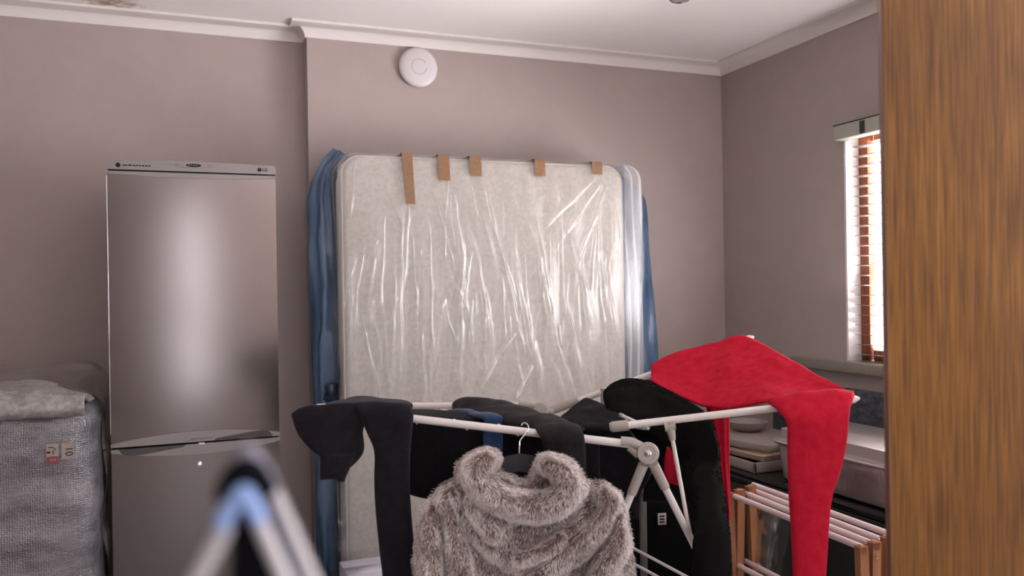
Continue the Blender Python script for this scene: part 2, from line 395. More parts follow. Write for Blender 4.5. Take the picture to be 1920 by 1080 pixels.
def rowz(Ls, Rs, mids=None):
    """rows from matching left/right lists of (px,py,depth)"""
    return [[D(*l), D(*r)] for l, r in zip(Ls, Rs)]

# ------------------------------------------------------------------ room shell
XL, XR, YB, YF, YR, H = -2.3, 2.948, 4.1, -3.0, 4.2, 2.687
XO = .57
def struct(mb, name, m, **k):
    o = mb.build(name, m, **k); o['kind'] = 'structure'; return o
struct(MB().box((XL-.3, YF-.3, -.12), (XR+.35, YR+.3, 0)), 'floor', M['floor'], smooth=False)
struct(MB().box((XL-.3, YF-.3, H), (XR+.35, YR+.3, H+.12)), 'ceiling', M['ceiling'], smooth=False)
struct(MB().prism([(XL, YR, 0), (XO, YR, 0), (XO, YB, 0), (XR, YB, 0), (XR+.3, YB, 0), (XR+.3, YR+.3, 0), (XL, YR+.3, 0)], (0, 0, H)), 'wall_back', M['wall'], smooth=False)
struct(MB().box((XL-.3, YF-.3, 0), (XL, YR+.3, H)), 'wall_left', M['wall'], smooth=False)
# front wall (behind the viewpoint) with a tall window
FX0, FX1, FZ0, FZ1 = -.02, .21, .30, 2.40
b = MB()
b.box((XL, YF-.2, 0), (FX0, YF, H)); b.box((FX1, YF-.2, 0), (XR+.3, YF, H)); b.box((FX0, YF-.2, 0), (FX1, YF, FZ0)); b.box((FX0, YF-.2, FZ1), (FX1, YF, H))
struct(b, 'wall_front', M['wall'], smooth=False)
# right wall with window opening
WY0, WY1, WZ0, WZ1 = 1.55, 3.13, 1.03, 2.13
PA0, PA1 = -2.4, -.7  # unseen opening added in the right wall for the soft fill
b = MB()
b.box((XR, YF-.3, 0), (XR+.24, PA0, H)); b.box((XR, PA1, 0), (XR+.24, WY0, H)); b.box((XR, PA0, 2.1), (XR+.24, PA1, H)); b.box((XR, WY1, 0), (XR+.24, YB, H)); b.box((XR, WY0, 0), (XR+.24, WY1, WZ0-.05)); b.box((XR, WY0, WZ1), (XR+.24, WY1, H))
struct(b, 'wall_right', M['wall'], smooth=False)
# cornice
def sweep(path, prof):
    bm = bmesh.new(); rings = []; P = [Vector(p) for p in path]
    for i, p in enumerate(P):
        ns = []
        if i > 0: d = (P[i]-P[i-1]).normalized(); ns.append(Vector((d.y, -d.x)))
        if i < len(P)-1: d = (P[i+1]-P[i]).normalized(); ns.append(Vector((d.y, -d.x)))
        n = ns[0] if len(ns) == 1 else (ns[0]+ns[1])/(1+ns[0].dot(ns[1]))
        rings.append([bm.verts.new((p.x+n.x*a, p.y+n.y*a, z)) for a, z in prof])
    for i in range(len(rings)-1):
        k = len(prof)
        for j in range(k): bm.faces.new((rings[i][j], rings[i][(j+1) % k], rings[i+1][(j+1) % k], rings[i+1][j]))
    return bm
prof = [(0, H-.064), (.010, H-.064)]+[(.010+.062*(1-math.cos(t*math.pi/2)), H-.064+.052*math.sin(t*math.pi/2)) for t in np.linspace(.08, 1, 9)]+[(.078, H-.012), (.078, H), (0, H)]
b = MB(); b.bm.free(); b.bm = sweep([(XL, YR), (XO, YR), (XO, YB), (XR, YB), (XR, YF)], prof)
struct(b, 'trim_1', M['cornice'])
# sill stone running along the right wall
b = MB().box((XR-.055, WY0-.3, WZ0-.052), (XR+.1, YB, WZ0), .008)
struct(b, 'trim_2', M['stone'])
# reveal lining, frame, glass
b = MB(); b.box((XR-.002, WY1-.008, WZ0), (XR+.23, WY1+.004, WZ1-.002)); b.box((XR-.002, WY0-.004, WZ0), (XR+.23, WY0+.008, WZ1-.002)); b.box((XR-.002, WY0+.008, WZ1-.008), (XR+.23, WY1-.008, WZ1+.004))
wl = struct(b, 'trim_3', M['white_paint'], smooth=False)
b = MB()
fx0, fx1 = XR+.078, XR+.135
b.box((fx0, WY1-.062, WZ0), (fx0+.04, WY1, WZ1), .004); b.box((fx0, WY0, WZ0), (fx1, WY0+.075, WZ1), .004)
b.box((fx0+.01, WY0+.07, WZ0), (fx1-.01, WY1-.07, WZ0+.05), .004); b.box((fx0+.01, WY0+.07, WZ1-.06), (fx1-.01, WY1-.07, WZ1), .004)
b.box((fx0, (WY0+WY1)/2-.04, WZ0), (fx1, (WY0+WY1)/2+.04, WZ1), .004)
win = struct(b, 'window_1', M['frame_wood'])
M['glass'] = film('window_glass', (.97, .98, .98), 0, 0, .02, .15)
MB().box((fx0+.035, WY0+.05, WZ0+.03), (fx0+.039, WY1-.05, WZ1-.03)).build('pane', M['glass'], win, smooth=False)
b = MB(); b.box((FX0, YF-.12, FZ0), (FX0+.05, YF-.06, FZ1)); b.box((FX1-.05, YF-.12, FZ0), (FX1, YF-.06, FZ1)); b.box((FX0, YF-.12, FZ0), (FX1, YF-.06, FZ0+.05)); b.box((FX0, YF-.12, FZ1-.05), (FX1, YF-.06, FZ1))
win2 = struct(b, 'window_2', M['frame_wood'])
# outdoors seen between the slats
g = MB().box((XR+4.6, -2, -.1), (XR+4.8, 16, 1.0)).build('garden_wall', M['outside'], smooth=False); g['kind'] = 'structure'
g = MB().box((XR+.36, -8, -.3), (XR+12, 14, -.12)).build('ground', M['outside'], smooth=False); g['kind'] = 'structure'

# venetian blind
bl = empty('venetian_blind', (XR+.03, 2.35, WZ1)); tag(bl, 'white slatted venetian blind with a pale green headrail in the window on the right', 'blind')
MB().box((XR-.075, WY0+.01, WZ1-.055), (XR-.002, WY1-.012, WZ1+.012), .003).build('headrail', M['valance'], bl)
MB().box((XR-.0775, WY1-.205, WZ1-.052), (XR-.074, WY1-.175, WZ1+.006), .001).build('headrail_clip', M['valance_trim'], bl)
MB().box((XR-.078, WY0+.01, WZ1+.0122), (XR-.002, WY1-.008, WZ1+.016), .001).build('headrail_lip', M['valance_trim'], bl)
ns_ = 22; top = WZ1-.085; step = (top-(WZ0+.03))/(ns_-1)
for i in range(ns_):
    z = top-i*step
    o = MB().obox((XR+.047, (WY0+WY1)/2, z), (.025, 0, -.0016), (0, (WY1-WY0)/2-.025, 0), (.0001, 0, .0013), .0006).build('slat', M['blind_slat'], bl)
for yy in (WY1-.16, WY0+.16, (WY0+WY1)/2):
    for dx in (-.027, .027): MB().tube([(XR+.047+dx, yy, WZ1-.05), (XR+.047+dx, yy, WZ0+.03)], .0009, 6).build('ladder_cord', M['white_paint'], bl)

# door leaf standing open at the right
E0 = D(1664.5, 540, 1.25); wv = np.array([.80, -.60, 0]); nv_ = np.array([.60, .80, 0])
cen = np.array([E0[0], E0[1], 1.03])+wv*.42+nv_*.019
leaf = MB().obox(cen, tuple(wv*.42), tuple(nv_*.019), (0, 0, 1.03), .0015)
dr = leaf.build('door_1', M['wood_door']); dr['kind'] = 'structure'; dr['label'] = 'tall plain oak veneer door leaf standing open at the right edge'
edge = MB().obox(np.array([E0[0], E0[1], 1.03])-wv*.0012+nv_*.019, tuple(wv*.0012), tuple(nv_*.0188), (0, 0, 1.029)).build('door_edge_strip', M['door_edge'], dr)

# ceiling downlight
c = PZ_(1275, -3, H)
dl = empty('downlight', (c[0], c[1], H)); tag(dl, 'small round recessed chrome downlight in the ceiling', 'light')
MB().lathe((c[0], c[1], H), (0, 0, -1), [(.036, -.001), (.036, .006), (.042, .009), (.047, .006), (.048, -.001)]).build('trim_ring', M['chrome'], dl)
MB().lathe((c[0], c[1], H), (0, 0, -1), [(0, .004), (.02, .0045), (.036, .002), (.036, -.001)]).build('lens', M['joint'], dl)

# wireless access point disc
c = PY_(782.5, 128, YB)
ap = empty('wireless_access_point', (c[0], YB, c[2])); tag(ap, 'round white wireless access point mounted high on the wall under the cornice', 'router')
R_ = .1
MB().lathe((c[0], YB, c[2]), (0, -1, 0), [(R_*.9, 0), (R_*.93, .008), (R_*.985, .011), (R_, .016), (R_*.975, .022), (R_*.9, .027), (R_*.75, .0315), (R_*.5, .0345), (R_*.42, .0352), (0, .0365)], 64).build('cover', M['white_plastic'], ap)
b = MB(); b.tube([(c[0]+math.cos(t)*R_*.385, YB-.0353, c[2]+math.sin(t)*R_*.385) for t in np.linspace(.5, 6.28-.6+.5, 40)], .0009, 6); b.build('indicator_ring', M['ring_line'], ap)

# ------------------------------------------------------------------ fridge
FYF = 3.408; fx0_, fx1_ = -.256, .344; ft = 1.40+.5
fr = empty('refrigerator', ((fx0_+fx1_)/2, FYF+.3, 0)); tag(fr, 'tall brushed steel fridge freezer with two doors against the recessed wall', 'fridge')
MB().box((fx0_+.002, FYF+.055, .02), (fx1_-.002, FYF+.60, ft-.006), .006).build('cabinet', M['fridge_side'], fr)
for x in (fx0_+.05, fx1_-.05):
    for y in (FYF+.1, FYF+.55): MB().tube([(x, y, 0), (x, y, .025)], .02).build('foot', M['gasket'], fr)
def bow(x): t = (x-(fx0_+fx1_)/2)/.3; return (1-t*t)
def curved_panel(x0, x1, z0f, z1f, y0f, yb, nx=40, nz=3):
    """front panel with shaped upper/lower edges; y0f gives the front surface"""
    bm = bmesh.new(); xs = np.linspace(x0, x1, nx); F_, B_ = [], []
    for x in xs:
        a, c_ = z0f(x), z1f(x)
        col, colb = [], []
        for k in range(nz):
            z = a+(c_-a)*k/(nz-1); col.append(bm.verts.new((x, y0f(x), z))); colb.append(bm.verts.new((x, yb, z)))
        F_.append(col); B_.append(colb)
    for i in range(nx-1):
        for k in range(nz-1):
            bm.faces.new((F_[i][k], F_[i+1][k], F_[i+1][k+1], F_[i][k+1])); bm.faces.new((B_[i][k], B_[i][k+1], B_[i+1][k+1], B_[i+1][k]))
        bm.faces.new((F_[i][-1], F_[i+1][-1], B_[i+1][-1], B_[i][-1])); bm.faces.new((F_[i][0], B_[i][0], B_[i+1][0], F_[i+1][0]))
    for S_ in (0, -1):
        for k in range(nz-1): bm.faces.new((F_[S_][k], F_[S_][k+1], B_[S_][k+1], B_[S_][k]))
    mb = MB(); mb.bm.free(); mb.bm = bm; return mb
yfront = lambda x: FYF-.0025*bow(x)
cp = curved_panel(fx0_, fx1_, lambda x: ft-.0365, lambda x: ft-.004+.006*bow(x), lambda x: yfront(x)-.003, FYF+.055).build('control_panel', M['silver'], fr)
MB().box((fx0_+.004, FYF+.012, ft-.05), (fx1_-.004, FYF+.055, ft-.034)).build('gasket', M['gasket'], fr)
gapz = 1.40-.567
ud = curved_panel(fx0_, fx1_, lambda x: gapz+.004, lambda x: ft-.044, yfront, FYF+.05, nz=2).build('upper_door', M['steel'], fr)
ld = curved_panel(fx0_, fx1_, lambda x: .06, lambda x: gapz-.004, yfront, FYF+.05, nz=2).build('lower_door', M['steel'], fr)
MB().box((fx0_+.004, FYF+.008, gapz-.006), (fx1_-.004, FYF+.054, gapz+.006)).build('gasket', M['gasket'], fr)
MB().box((fx0_+.02, FYF+.03, .0), (fx1_-.02, FYF+.06, .06)).build('kick_plate', M['gasket'], fr)
curved_panel(fx0_-.001, fx1_+.001, lambda x: ft-.052-.010*bow(x), lambda x: ft-.0425, lambda x: yfront(x)-.004, FYF+.02, nz=2).build('top_trim', M['silver'], ud)
curved_panel(fx0_-.001, fx1_+.001, lambda x: gapz+.0035, lambda x: gapz+.017+.027*bow(x), lambda x: yfront(x)-.009, FYF+.03).build('upper_trim', M['silver'], ud)
curved_panel(fx0_-.001, fx1_+.001, lambda x: gapz-.017-.027*bow(x), lambda x: gapz-.0045, lambda x: yfront(x)-.009, FYF+.03).build('lower_trim', M['silver'], ld)
def lens(x0, x1, s, h):                        # grip recess, tapering to one side
    pts = []
    for t in np.linspace(0, 1, 24): x = x0+(x1-x0)*t; pts.append((x, gapz+s*.004))
    for t in np.linspace(1, 0, 24):
        x = x0+(x1-x0)*t; tt = t if s > 0 else 1-t
        k = min(1, (1-tt)*9)**.5*(.25+.75*min(1, tt*1.5))
        if tt < .02: k = 0
        pts.append((x, gapz+s*(.0045+h*k)))
    bm = bmesh.new(); a = [bm.verts.new((x, yfront(x)-.0096, z)) for x, z in pts]
    n = len(a)//2
    for i in range(n-1):
        bm.faces.new((a[i], a[i+1], a[len(a)-2-i], a[len(a)-1-i]))
    r = bmesh.ops.extrude_face_region(bm, geom=bm.faces[:]); 
    for v in r['geom']:
        if isinstance(v, bmesh.types.BMVert): v.co.y += .008
    mb = MB(); mb.bm.free(); mb.bm = bm; return mb
lens(.10, .318, 1, .024).build('grip', M['recess'], ud)
lens(-.232, -.0, -1, .025).build('grip', M['recess'], ld)
MB().box((fx0_-.0035, FYF+.002, gapz+.05), (fx0_+.0005, FYF+.012, ft-.06), .001).build('edge_highlight', M['chrome'], ud)  # bright strip added to stand for the highlight down the door edge
# badge strip, keyhole
c = PY_(372, 821, FYF)
MB().box((.018, yfront(.05)-.0098, gapz+.0125), (.098, yfront(.05)-.006, gapz+.0185), .0005).build('badge', M['ring_line'], ud)
c = PY_(375, 869, FYF)
MB().lathe((c[0], yfront(c[0]), c[2]), (0, -1, 0), [(0.009, -.002), (.009, .003), (.0065, .004), (.005, .002), (0, .002)], 24).build('lock', M['chrome'], ld)
MB().box((.045, FYF-.013, gapz-.008), (.067, FYF-.004, gapz-.001), .001).build('catch', M['white_plastic'], ld)
# panel marks
c = PY_(221, 309, FYF-.006)
def disc(cx, cz, rx, rz, y, name, m, p, dep=.001):
    bm = bmesh.new(); bmesh.ops.create_cone(bm, segments=28, radius1=1, radius2=1, depth=1, cap_ends=True)
    for v in bm.verts: v.co = Vector((cx+v.co.x*rx, y+v.co.z*dep, cz+v.co.y*rz))
    mb = MB(); mb.bm.free(); mb.bm = bm; return mb.build(name, m, p)
disc(c[0], c[2], .0085, .0085, yfront(c[0])-.003, 'round_emblem', M['ink'], cp)
x = c[0]+.016
b = MB()
for k, w in enumerate((.016, .012, .010, .006, .008, .007, .010, .006)):
    b.box((x, yfront(x)-.0036, c[2]-.0022), (x+w, yfront(x)-.0028, c[2]+.0018+.0008*(k % 2))); x += w+.0028
b.build('caption', M['ink'], cp)
c = PY_(363, 310, FYF-.008); disc(c[0], c[2], .027, .0065, yfront(c[0])-.003, 'display', M['ink'], cp)
for k in range(4): disc(c[0]-.016+.009*k, c[2]+.0006, .0024, .0028, yfront(c[0])-.0038, 'display_light', M['green_led'], cp)
for px_ in (332, 393):
    c2 = PY_(px_, 308 if px_ < 350 else 311, FYF-.008); disc(c2[0], c2[2], .0095, .0045, yfront(c2[0])-.0032, 'button', M['ring_line'], cp, .002)
b = MB(); b.tube([(c[0]+math.cos(t)*.088, yfront(c[0]+math.cos(t)*.088)-.0034, c[2]+.006+math.sin(t)*.016) for t in np.linspace(math.pi*1.03, math.pi*1.97, 30)], .0007, 6); b.build('panel_arc', M['ring_line'], cp)
c = PY_(486.5, 318.5, FYF-.004); disc(c[0], c[2], .0078, .0078, yfront(c[0])-.003, 'logo_disc', M['ink'], cp)
text_mesh('logo_letters', 'LG', .0165, (c[0]+.021, yfront(c[0])-.0042, c[2]-.0004), (1, 0, 0), (0, 0, 1), M['ink'], cp)
b = MB(); x0_ = c[0]; y0_ = yfront(c[0])-.0042
b.box((x0_-.0012, y0_, c[2]-.0035), (x0_-.0002, y0_+.0008, c[2]+.004)); b.box((x0_-.0012, y0_, c[2]-.0035), (x0_+.0025, y0_+.0008, c[2]-.0025)); b.build('logo_face', M['silver'], cp, smooth=False)

# ------------------------------------------------------------------ white mattress under clear film
mx0, mx1, my0, my1, mzt = .672, 2.098, 3.77, 3.93, 2.012
mt_ = empty('mattress', ((mx0+mx1)/2, 3.85, 0)); tag(mt_, 'white mattress on edge under clear wrinkled plastic film with brown tape', 'mattress')
def rbox(x0, x1, y0, y1, z0, z1, rc, re, nx=30, seg=8):
    """box with big corner radius rc in the xz plane and edge radius re"""
    pts = []
    for (cx, cz, a0) in ((x1-rc, z1-rc, 0), (x0+rc, z1-rc, 90), (x0+rc*.3, z0+rc*.3, 180), (x1-rc*.3, z0+rc*.3, 270)):
        r_ = rc if a0 < 180 else rc*.3
        for k in range(seg+1):
            a = math.radians(a0+90*k/seg); pts.append((cx, cz, math.cos(a), math.sin(a), r_))
    rings = []; bm = bmesh.new()
    ys = [(y0+re*(1-math.sin(t)), re*(1-math.cos(t))) for t in np.linspace(0, math.pi/2, 5)][::-1]
    prof = [(y0+re*(1-math.cos(t)), re*(1-math.sin(t))) for t in np.linspace(0, math.pi/2, 6)]+[(y1-re*(1-math.cos(t)), re*(1-math.sin(t))) for t in np.linspace(math.pi/2, 0, 6)]
    for y, ins in prof:
        rings.append([bm.verts.new((cx+ca*(r_-ins), y, cz+sa*(r_-ins))) for cx, cz, ca, sa, r_ in pts])
    n = len(pts)
    for i in range(len(rings)-1):
        for k in range(n): bm.faces.new((rings[i][k], rings[i][(k+1) % n], rings[i+1][(k+1) % n], rings[i+1][k]))
    bm.faces.new(rings[0]); bm.faces.new(list(reversed(rings[-1])))
    mb = MB(); mb.bm.free(); mb.bm = bm; return mb, pts
mb, pts = rbox(mx0, mx1, my0, my1, .01, mzt, .085, .022); mb.build('mattress_body', M['mattress'], mt_, auto=False)
for yy in (my0+.016, my1-.016):
    b = MB(); pp = [(cx+ca*(r_+.001), yy, cz+sa*(r_+.001)) for cx, cz, ca, sa, r_ in pts]; b.tube(pp+[pp[0]], .0055, 8, cap=False); b.build('piping', M['piping'], mt_)

# film: cross-section around sides and front, long creases as real relief
def film_sheet():
    nx, nz = 520, 400
    x0, x1 = mx0-.028, mx1+.10; yf = my0-.010; yb = my1+.02
    # path length: left side, front, right side
    Ls = yb-yf; Lf = x1-x0; tot = 2*Ls+Lf
    s = np.linspace(0, tot, nx); z = np.linspace(.02, mzt+.012, nz)
    Sg, Zg = np.meshgrid(s, z)
    rc = .05
    X = np.clip(Sg-Ls, 0, Lf)+x0; Yv = np.where(Sg < Ls, yb-Sg, np.where(Sg > Ls+Lf, yf+(Sg-Ls-Lf), yf))
    # round corners of the path
    NX = np.zeros_like(X); NY = -np.ones_like(X)
    left = Sg < Ls; right = Sg > Ls+Lf
    NX[left] = -1; NY[left] = 0; NX[right] = 1; NY[right] = 0
    # top corners follow the mattress
    hz = np.clip(Zg-(mzt-.075), 0, .075+.012); insetx = .085-np.sqrt(np.clip(.085**2-hz**2, 0, None))
    cxm = (x0+x1)/2; hw = (x1-x0)/2
    X = cxm+(X-cxm)*(1-insetx*.95/hw)
    # right hand loose part slants: taut to the mattress corner at the top, hanging free lower down
    loose = np.clip((X-(mx1-.005))/.1, 0, 1)
    off = np.zeros_like(X); fold = np.zeros_like(X)
    def crease(ax, az, bx, bz, w, h, fd=1.0, asym=0, wob=.004, fade=True):
        nonlocal off, fold
        dx, dz = bx-ax, bz-az; L = math.hypot(dx, dz)
        t = ((X-ax)*dx+(Zg-az)*dz)/L/L; d = ((X-ax)*dz-(Zg-az)*dx)/L
        ph = (ax*37+bz*11) % 6.28
        d = d+wob*np.sin(t*L*9+ph)+wob*.5*np.sin(t*L*23+ph*2)
        ww = w*(.55+.9*np.clip(t, 0, 1))
        k = np.exp(-(d/ww)**2)
        en = np.clip(t*7+.3, 0, 1)*np.clip((1-t)*4, 0, 1) if fade else 1
        en = en*(.55+.45*np.sin(t*L*15+ph)**2)
        off += h*k*en+h*.6*np.exp(-((d-1.7*ww)/(ww*.5))**2)*en*(asym)
        fold = np.maximum(fold, fd*np.exp(-(d/(ww*.8))**2)*en)
    def pc(a, b_, w, h, fd=.6, asym=1, **k):
        A = PY_(*a, yf); B_ = PY_(*b_, yf); crease(A[0], A[2], B_[0], B_[2], w, h, fd, asym, **k)
    # main folds of the photo
    for a, b_, w, h, fd in [((765, 380), (757, 560), .006, .007, .8), ((768, 385), (785, 640), .004, .005, .6), ((752, 400), (752, 740), .008, .008, .5), ((803, 400), (815, 720), .004, .006, .7),
        ((855, 370), (868, 500), .010, .010, .9), ((868, 480), (862, 600), .013, .010, .9), ((866, 560), (860, 740), .015, .010, .55), ((905, 340), (938, 480), .005, .007, .8), ((935, 460), (990, 680), .007, .008, .7), ((912, 350), (960, 560), .007, .008, .6),
        ((897, 480), (918, 640), .012, .010, .5), ((915, 600), (930, 720), .02, .01, .4), ((1006, 400), (1030, 560), .007, .010, .9), ((1010, 470), (1035, 620), .012, .011, .7), ((1052, 400), (1052, 480), .004, .006, .9), ((1052, 470), (1060, 600), .006, .007, .6),
        ((1115, 335), (1020, 430), .006, .006, .5), ((1120, 350), (1040, 470), .007, .007, .45), ((1135, 350), (1075, 520), .008, .007, .45), ((1122, 390), (1115, 560), .012, .009, .45), ((1125, 480), (1150, 640), .018, .010, .45), ((1060, 560), (1095, 730), .010, .009, .6),
        ((1085, 470), (1105, 620), .010, .008, .4), ((975, 610), (895, 735), .011, .011, .8), ((1000, 690), (960, 755), .012, .011, .85), ((960, 620), (985, 760), .007, .007, .5), ((1005, 640), (1020, 760), .013, .008, .5), ((965, 470), (1005, 700), .012, .008, .45),
        ((685, 450), (665, 560), .005, .007, .7), ((720, 400), (715, 600), .005, .006, .5), ((740, 520), (733, 700), .008, .007, .45), ((700, 480), (690, 560), .009, .008, .45), ((885, 560), (878, 660), .006, .008, .6), ((790, 620), (800, 755), .009, .007, .4), ((665, 300), (655, 420), .006, .006, .3), ((1145, 330), (1160, 470), .007, .007, .35),
        ((695, 330), (735, 310), .006, .006, .3), ((790, 310), (812, 305), .008, .006, .3), ((700, 560), (690, 620), .014, .008, .4), ((830, 560), (800, 760), .012, .007, .35), ((1000, 300), (1000, 400), .005, .004, .2), ((880, 330), (900, 420), .004, .005, .4)]:
        pc(a, b_, w, h, fd)
    for i in range(85):
        px_ = rng.uniform(650, 1165); py_ = rng.uniform(320, 720); L = rng.uniform(50, 220); an = rng.normal(.08, .22)
        pc((px_, py_), (px_+L*math.sin(an), py_+L*math.cos(an)), rng.uniform(.002, .009), rng.uniform(.0015, .005), rng.uniform(.08, .4))
    for i in range(45):      # lower part
        px_ = rng.uniform(620, 1150); py_ = rng.uniform(720, 1000); L = rng.uniform(80, 260); an = rng.normal(.0, .25)
        pc((px_, py_), (px_+L*math.sin(an), py_+L*math.cos(an)), rng.uniform(.003, .010), rng.uniform(.002, .006), rng.uniform(.1, .45))
    for tx in (763, 832, 890, 1012, 1118):   # short pleats radiating from each tape
        for k in range(7):
            an = rng.uniform(-1.3, 1.3); L = rng.uniform(15, 50); pc((tx+14*math.sin(an), 312), (tx+L*math.sin(an)+8*math.sin(an), 315+L*math.cos(an)), .0022, .0018, .3, wob=.001)
    cm = np.sqrt(np.abs(np.sin(Zg*5+X*3)))*0
    off = off*np.clip((mzt+.01-Zg)/.05, 0, 1)
    wob = (np.sin(Sg*31+Zg*2.1+1.3*np.sin(Zg*3.7))+.6*np.sin(Sg*57-Zg*4))*.0022
    off = off+wob+.004
    off = np.where(left | right, off*1.2+.004*np.sin(Sg*60+Zg*6)+.006*np.sin(Zg*9+Sg*20), off)
    fold = np.where(right | (X > mx1+.004), np.maximum(fold, .30+.5*np.clip(np.sin(Sg*130+2*np.sin(Zg*4)), 0, 1)**3), fold)
    X = X+NX*off; Yv = Yv+NY*off
    V = np.stack([X, Yv, Zg], -1).reshape(-1, 3)
    idx = np.arange(nx*nz).reshape(nz, nx)
    Fq = np.stack([idx[:-1, :-1].ravel(), idx[:-1, 1:].ravel(), idx[1:, 1:].ravel(), idx[1:, :-1].ravel()], 1)
    # top closure: from the last row towards the back
    o = mesh_np('plastic_film', V, Fq, M['film'], mt_, attrs={'fold': fold.ravel()})
    nt = 10; tr = V.reshape(nz, nx, 3)[-1]; T = []
    for k in range(nt):
        t = k/(nt-1); q = tr.copy(); q[:, 1] = tr[:, 1]*(1-t)+yb*t; q[:, 2] += .004*math.sin(t*3.1)+.004*np.sin(tr[:, 0]*40+3*t)*t*(1-t)*4; T.append(q)
    T = np.array(T).reshape(-1, 3); idx = np.arange(nx*nt).reshape(nt, nx)
    Fq = np.stack([idx[:-1, :-1].ravel(), idx[:-1, 1:].ravel(), idx[1:, 1:].ravel(), idx[1:, :-1].ravel()], 1)
    mesh_np('plastic_film_top', T, Fq, M['film'], mt_, attrs={'fold': np.full(len(T), .3)})
film_sheet()
for (a, b_, w, slant) in ((763, 382, 20, 10), (832, 338, 22, 2), (891, 330, 22, 3), (1012, 330, 20, 1), (1119, 327, 19, 2)):
    yt = my0-.0205
    t0 = PY_(a-w/2, 300, yt); t1 = PY_(a+w/2, 301, yt); b0 = PY_(a-w/2+slant, b_, yt); b1 = PY_(a+w/2+slant*.6, b_+1, yt)
    zt = mzt+.017; rows = []
    for k in range(5): rows.append([(t0[0], yt+.16*(1-k/4)*.8+.001, zt+.002), (t1[0], yt+.16*(1-k/4)*.8+.001, zt+.002)])
    for k in range(1, 9):
        u = k/8; rows.append([(t0[0]*(1-u)+b0[0]*u, yt-.0006*math.sin(k*2), zt*(1-u)+b0[2]*u), (t1[0]*(1-u)+b1[0]*u, yt+.0008*math.sin(k*1.7), zt*(1-u)+b1[2]*u)])
    bm = bmesh.new(); R_v = [[bm.verts.new(p) for p in r_] for r_ in rows]
    for i in range(len(R_v)-1): bm.faces.new((R_v[i][0], R_v[i][1], R_v[i+1][1], R_v[i+1][0]))
    bmesh.ops.solidify(bm, geom=bm.faces[:], thickness=.0006)
    q = MB(); q.bm.free(); q.bm = bm; q.build('tape', M['tape'], mt_, smooth=False)

# ------------------------------------------------------------------ blue-bagged mattress behind
def blue_mattress():
    root = empty('mattress', (1.4, 4.0, 0)); tag(root, 'mattress wrapped in blue plastic sheet leaning behind the white one', 'mattress')
    # left and right silhouettes by height
    yL = 4.03
    Lp = [(628, 283), (604, 305), (582, 340), (573, 372), (573, 400), (578, 460), (580, 560), (584, 680), (589, 800), (594, 950), (598, 1080), (603, 1250)]
    Rp = [(1120, 318), (1165, 335), (1190, 352), (1203, 378), (1208, 410), (1213, 460), (1220, 560), (1226, 650), (1230, 750), (1232, 900), (1234, 1080), (1236, 1250)]
    z = np.linspace(.015, 2.02, 150)
    lz = [PY_(*p, yL) for p in Lp]; rz = [PY_(*p, yL) for p in Rp]
    xl = np.interp(z, [p[2] for p in lz][::-1], [p[0] for p in lz][::-1]); xr = np.interp(z, [p[2] for p in rz][::-1], [p[0] for p in rz][::-1])
    n = 220; th = np.linspace(0, 2*np.pi, n, endpoint=False)
    V = []
    for zi, a, c_ in zip(z, xl, xr):
        cx, hx = (a+c_)/2, (c_-a)/2; cy, hy = 4.01, .072
        ct, st = np.cos(th), np.sin(th); e = .22
        sx = np.sign(ct)*np.abs(ct)**e; sy = np.sign(st)*np.abs(st)**.5
        tp = min(1, (2.03-zi)/.035)**.5
        x = cx+sx*hx; y = cy+sy*hy*tp
        w = (np.sin(x*60+zi*5+2*np.sin(zi*7))*.004+np.sin(x*25-zi*8)*.005)*(np.abs(sx) > .0)
        rad = np.sin(sy*7+zi*6+2*np.sin(zi*3.1))*.010*np.clip((np.abs(sx)-.9)*10, 0, 1)
        V.append(np.stack([x+np.sign(sx)*(rad-.009), y+sy*w, np.full(n, zi)], 1))
    V = np.array(V).reshape(-1, 3); V[:, 1] = np.minimum(V[:, 1], 4.092)
    idx = np.arange(len(z)*n).reshape(len(z), n); nx_ = np.roll(idx, -1, 1)
    Fq = np.stack([idx[:-1].ravel(), nx_[:-1].ravel(), nx_[1:].ravel(), idx[1:].ravel()], 1)
    caps = [list(idx[0][::-1]), list(idx[-1])]
    mesh_np('blue_sheet', V, [list(f) for f in Fq]+caps, M['blueplastic'], root)
    # loose pointed corner at the upper left, folding forward
    yy = 3.97
    def q(px, py, dy=0): return PY_(px, py, yy+dy)
    rows = [[q(625, 279), q(640, 284, -.02), q(660, 294, -.03)], [q(608, 300), q(630, 305, -.03), q(652, 300, -.05)], [q(588, 335), q(612, 335, -.05), q(640, 325, -.05)], [q(577, 380), q(604, 370, -.06), q(628, 360, -.02)],
            [q(580, 470), q(610, 440, -.07), q(634, 430, -.03)], [q(585, 580), q(612, 560, -.08), q(640, 560, -.03)], [q(588, 700), q(612, 690, -.08), q(642, 700, -.03)], [q(592, 850), q(612, 850, -.07), q(640, 850, -.03)], [q(598, 1080), q(612, 1080, -.07), q(640, 1080, -.03)]]
    V, F_ = loft(rows, 30, 110, .02, .014, 11, 3, (1, 1, .3), rip=.5, ripn=3)
    mesh_np('sheet_fold', V, F_, M['blueplastic'], root)
    c = q(622, 733, -.10)
    rows = [[q(608, 722, -.1), q(622, 718, -.12), q(634, 720, -.1)], [q(612, 732, -.1), q(622, 732, -.13), q(632, 732, -.1)], [q(606, 750, -.1), q(622, 752, -.12), q(636, 750, -.1)]]
    V, F_ = loft(rows, 16, 18, .02, .006, 40, 6); mesh_np('tape_knot', V, F_, M['knot'], root)
blue_mattress()

